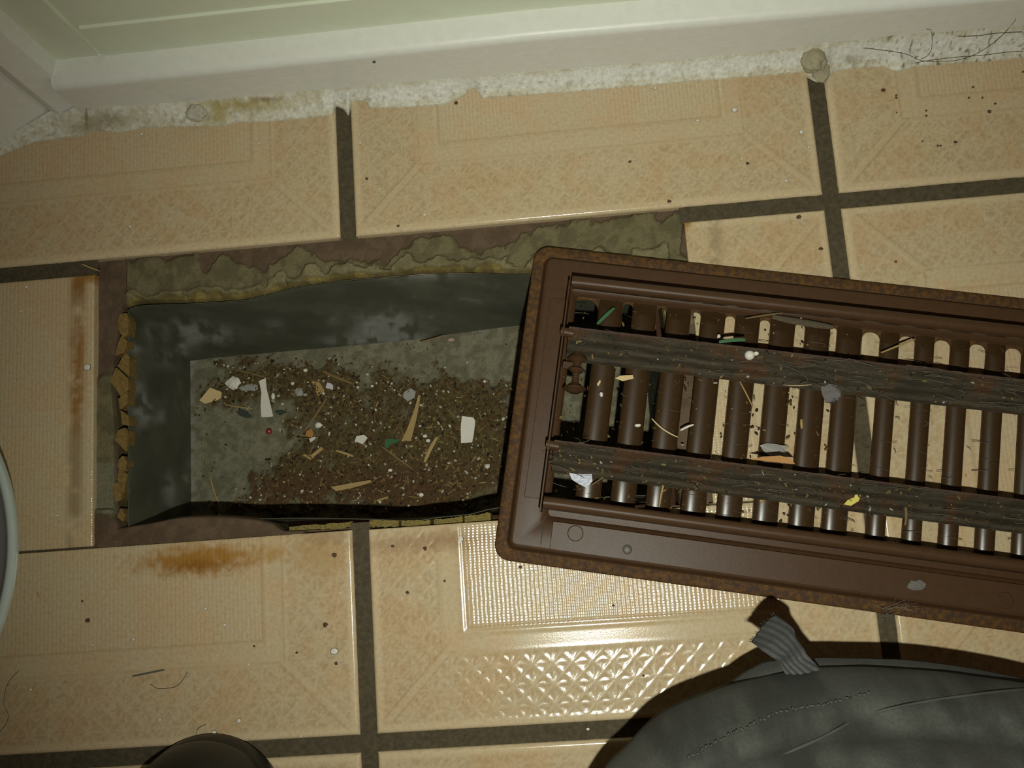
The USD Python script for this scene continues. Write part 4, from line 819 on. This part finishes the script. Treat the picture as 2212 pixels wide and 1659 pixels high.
# the second, lower layer of cloth peeping out behind the edge
hem = [(1500, 1522), (1578, 1481), (1620, 1452), (1665, 1432), (1737, 1425), (1850, 1425), (1960, 1428), (2050, 1438), (2130, 1451), (2212, 1468), (2330, 1500)]
hemw = curve(pxl(hem, .080), 90); inn = curve(pxl([(x + 8, y + 46) for x, y in hem], .074), 90)
tq = np.linspace(0, 1, 8); Xh = hemw[:, None, 0] * (1 - tq) + inn[:, None, 0] * tq; Yh = hemw[:, None, 1] * (1 - tq) + inn[:, None, 1] * tq; Zh = .080 + .003 * np.sin(tq * np.pi)[None] - .004 * (1 - tq)[None] ** 4 + (fbm(Xh, Yh, 120, 87, 2) - .5) * .003
v1, f1 = gridmesh(Xh, Yh, Zh, flip=True); v2 = v1 - [0, 0, .0025]
put('under_hem', (np.vstack([v1, v2]), np.vstack([f1, f1[:, ::-1] + len(v1)])), look('hem_cloth', (.07, .07, .063), .9, vary=.5, vscale=700, vary_to=(.04, .04, .036), bump=.0003, bscale=2600, spec=.15), person, smooth=True, label='lower layer of trouser cloth behind the edge')
def on_cloth(px, py):
    z = .12
    for _ in range(25):
        p = at(px, py, z); zn_ = float(cloth_z(np.array([p[0]]), np.array([p[1]]))[0]); z = z * .5 + zn_ * .5
    return at(px, py, z)
cl = lambda *p: [(1412 + x / 2.765, 1059 + y / 2.765) for x, y in p]
def stitches(px, n, frac, r):
    P = curve(np.array([on_cloth(*q) for q in curve(np.array(px, float), 16)]), n * 2 + 1); out = []
    for k in range(n): a, b = P[2 * k] + rng.normal(0, .0004, 3), P[2 * k + 1] + rng.normal(0, .0004, 3); out.append(tube([a, (a + b) / 2 + [0, 0, r], b], [r * .6, r, r * .6], 5))
    return join(*out)
tag(put('stitch_line', stitches(cl((200, 1600), (480, 1450), (800, 1310), (1000, 1280), (1300, 1200)), 40, .6, .0008), STITCH, person, smooth=True, label='dashed line of stitches along the trouser seam'), kind='stuff')
for px in (cl((640, 1659), (800, 1570), (1000, 1480), (1190, 1375)), cl((1250, 1350), (1480, 1290), (1700, 1250), (2212, 1190))):
    P = curve(np.array([on_cloth(*q) for q in curve(np.array(px, float), 12)]), 40); put('seam', tube(P + [0, 0, -.0002], .0007, 8), STITCH, person, smooth=True)
# strap of cloth sticking up from behind the edge
cl2 = [(1745, 1470, .086), (1722, 1436, .094), (1703, 1408, .098), (1690, 1392, .099), (1674, 1376, .096), (1650, 1358, .090)]
P = curve(np.array([at(x, y, z) for x, y, z in cl2]), 40)
tan = np.gradient(P, axis=0); tan /= np.linalg.norm(tan, axis=1, keepdims=True); side = np.cross(tan, [0, 0, 1.]); side /= np.linalg.norm(side, axis=1, keepdims=True)
s = np.linspace(0, 1, 40); tw = np.interp(s, [0, .45, .6, 1], [.15, .55, -.25, -.2]); up = np.cross(side, tan)
sd = side * np.cos(tw)[:, None] + up * np.sin(tw)[:, None]; un = np.cross(sd, tan)
wv = np.interp(s, [0, .3, .55, .75, 1], [.0085, .0075, .0068, .0095, .0090])
a = np.linspace(0, 2 * np.pi, 97)
twist = np.linspace(0, 2.2, 40)[:, None]
rib = np.abs(np.sin(np.pi * (np.cos(a)[None] * 2.6 + twist * 1.2)))
thick = .0016 + .0013 * rib * np.interp(s, [0, .5, .62, 1], [1, 1, .35, .3])[:, None]
ring = P[:, None] + sd[:, None] * np.cos(a)[None, :, None] * wv[:, None, None] + un[:, None] * (np.sin(a)[None] * thick)[..., None]
ring += ((fbm(ring[..., 0], ring[..., 1], 260, 91, 3) - .5) * .0012)[..., None] * un[:, None]
endc = P[-1] + tan[-1] * .001
ring = np.concatenate([P[:1, None] + 0 * ring[:1], ring, endc[None, None] + 0 * ring[-1:]], 0)
cs = mixc([.040, .040, .040], [.15, .15, .145], rib ** 1.5 * np.interp(s, [0, .45, .55, .62, 1], [1, .8, .15, .45, .35])[:, None]); cs = np.concatenate([cs[:1], cs, cs[-1:]], 0)
put('strap', gridmesh(ring[..., 0], ring[..., 1], ring[..., 2], flip=True), FABRIC, person, smooth=True, tint=cs.reshape(-1, 3), label='frayed grey cloth strap sticking out of the trousers')
fr = [tube([P[-1] + sd[-1] * q, P[-1] + sd[-1] * q * 1.1 + tan[-1] * rng.uniform(.001, .004) + [0, 0, rng.uniform(-.001, .001)]], [.0003, .0001], 4) for q in np.linspace(-.0085, .0085, 20)]
tag(put('frayed_threads', join(*fr), STRAP, person), kind='stuff')
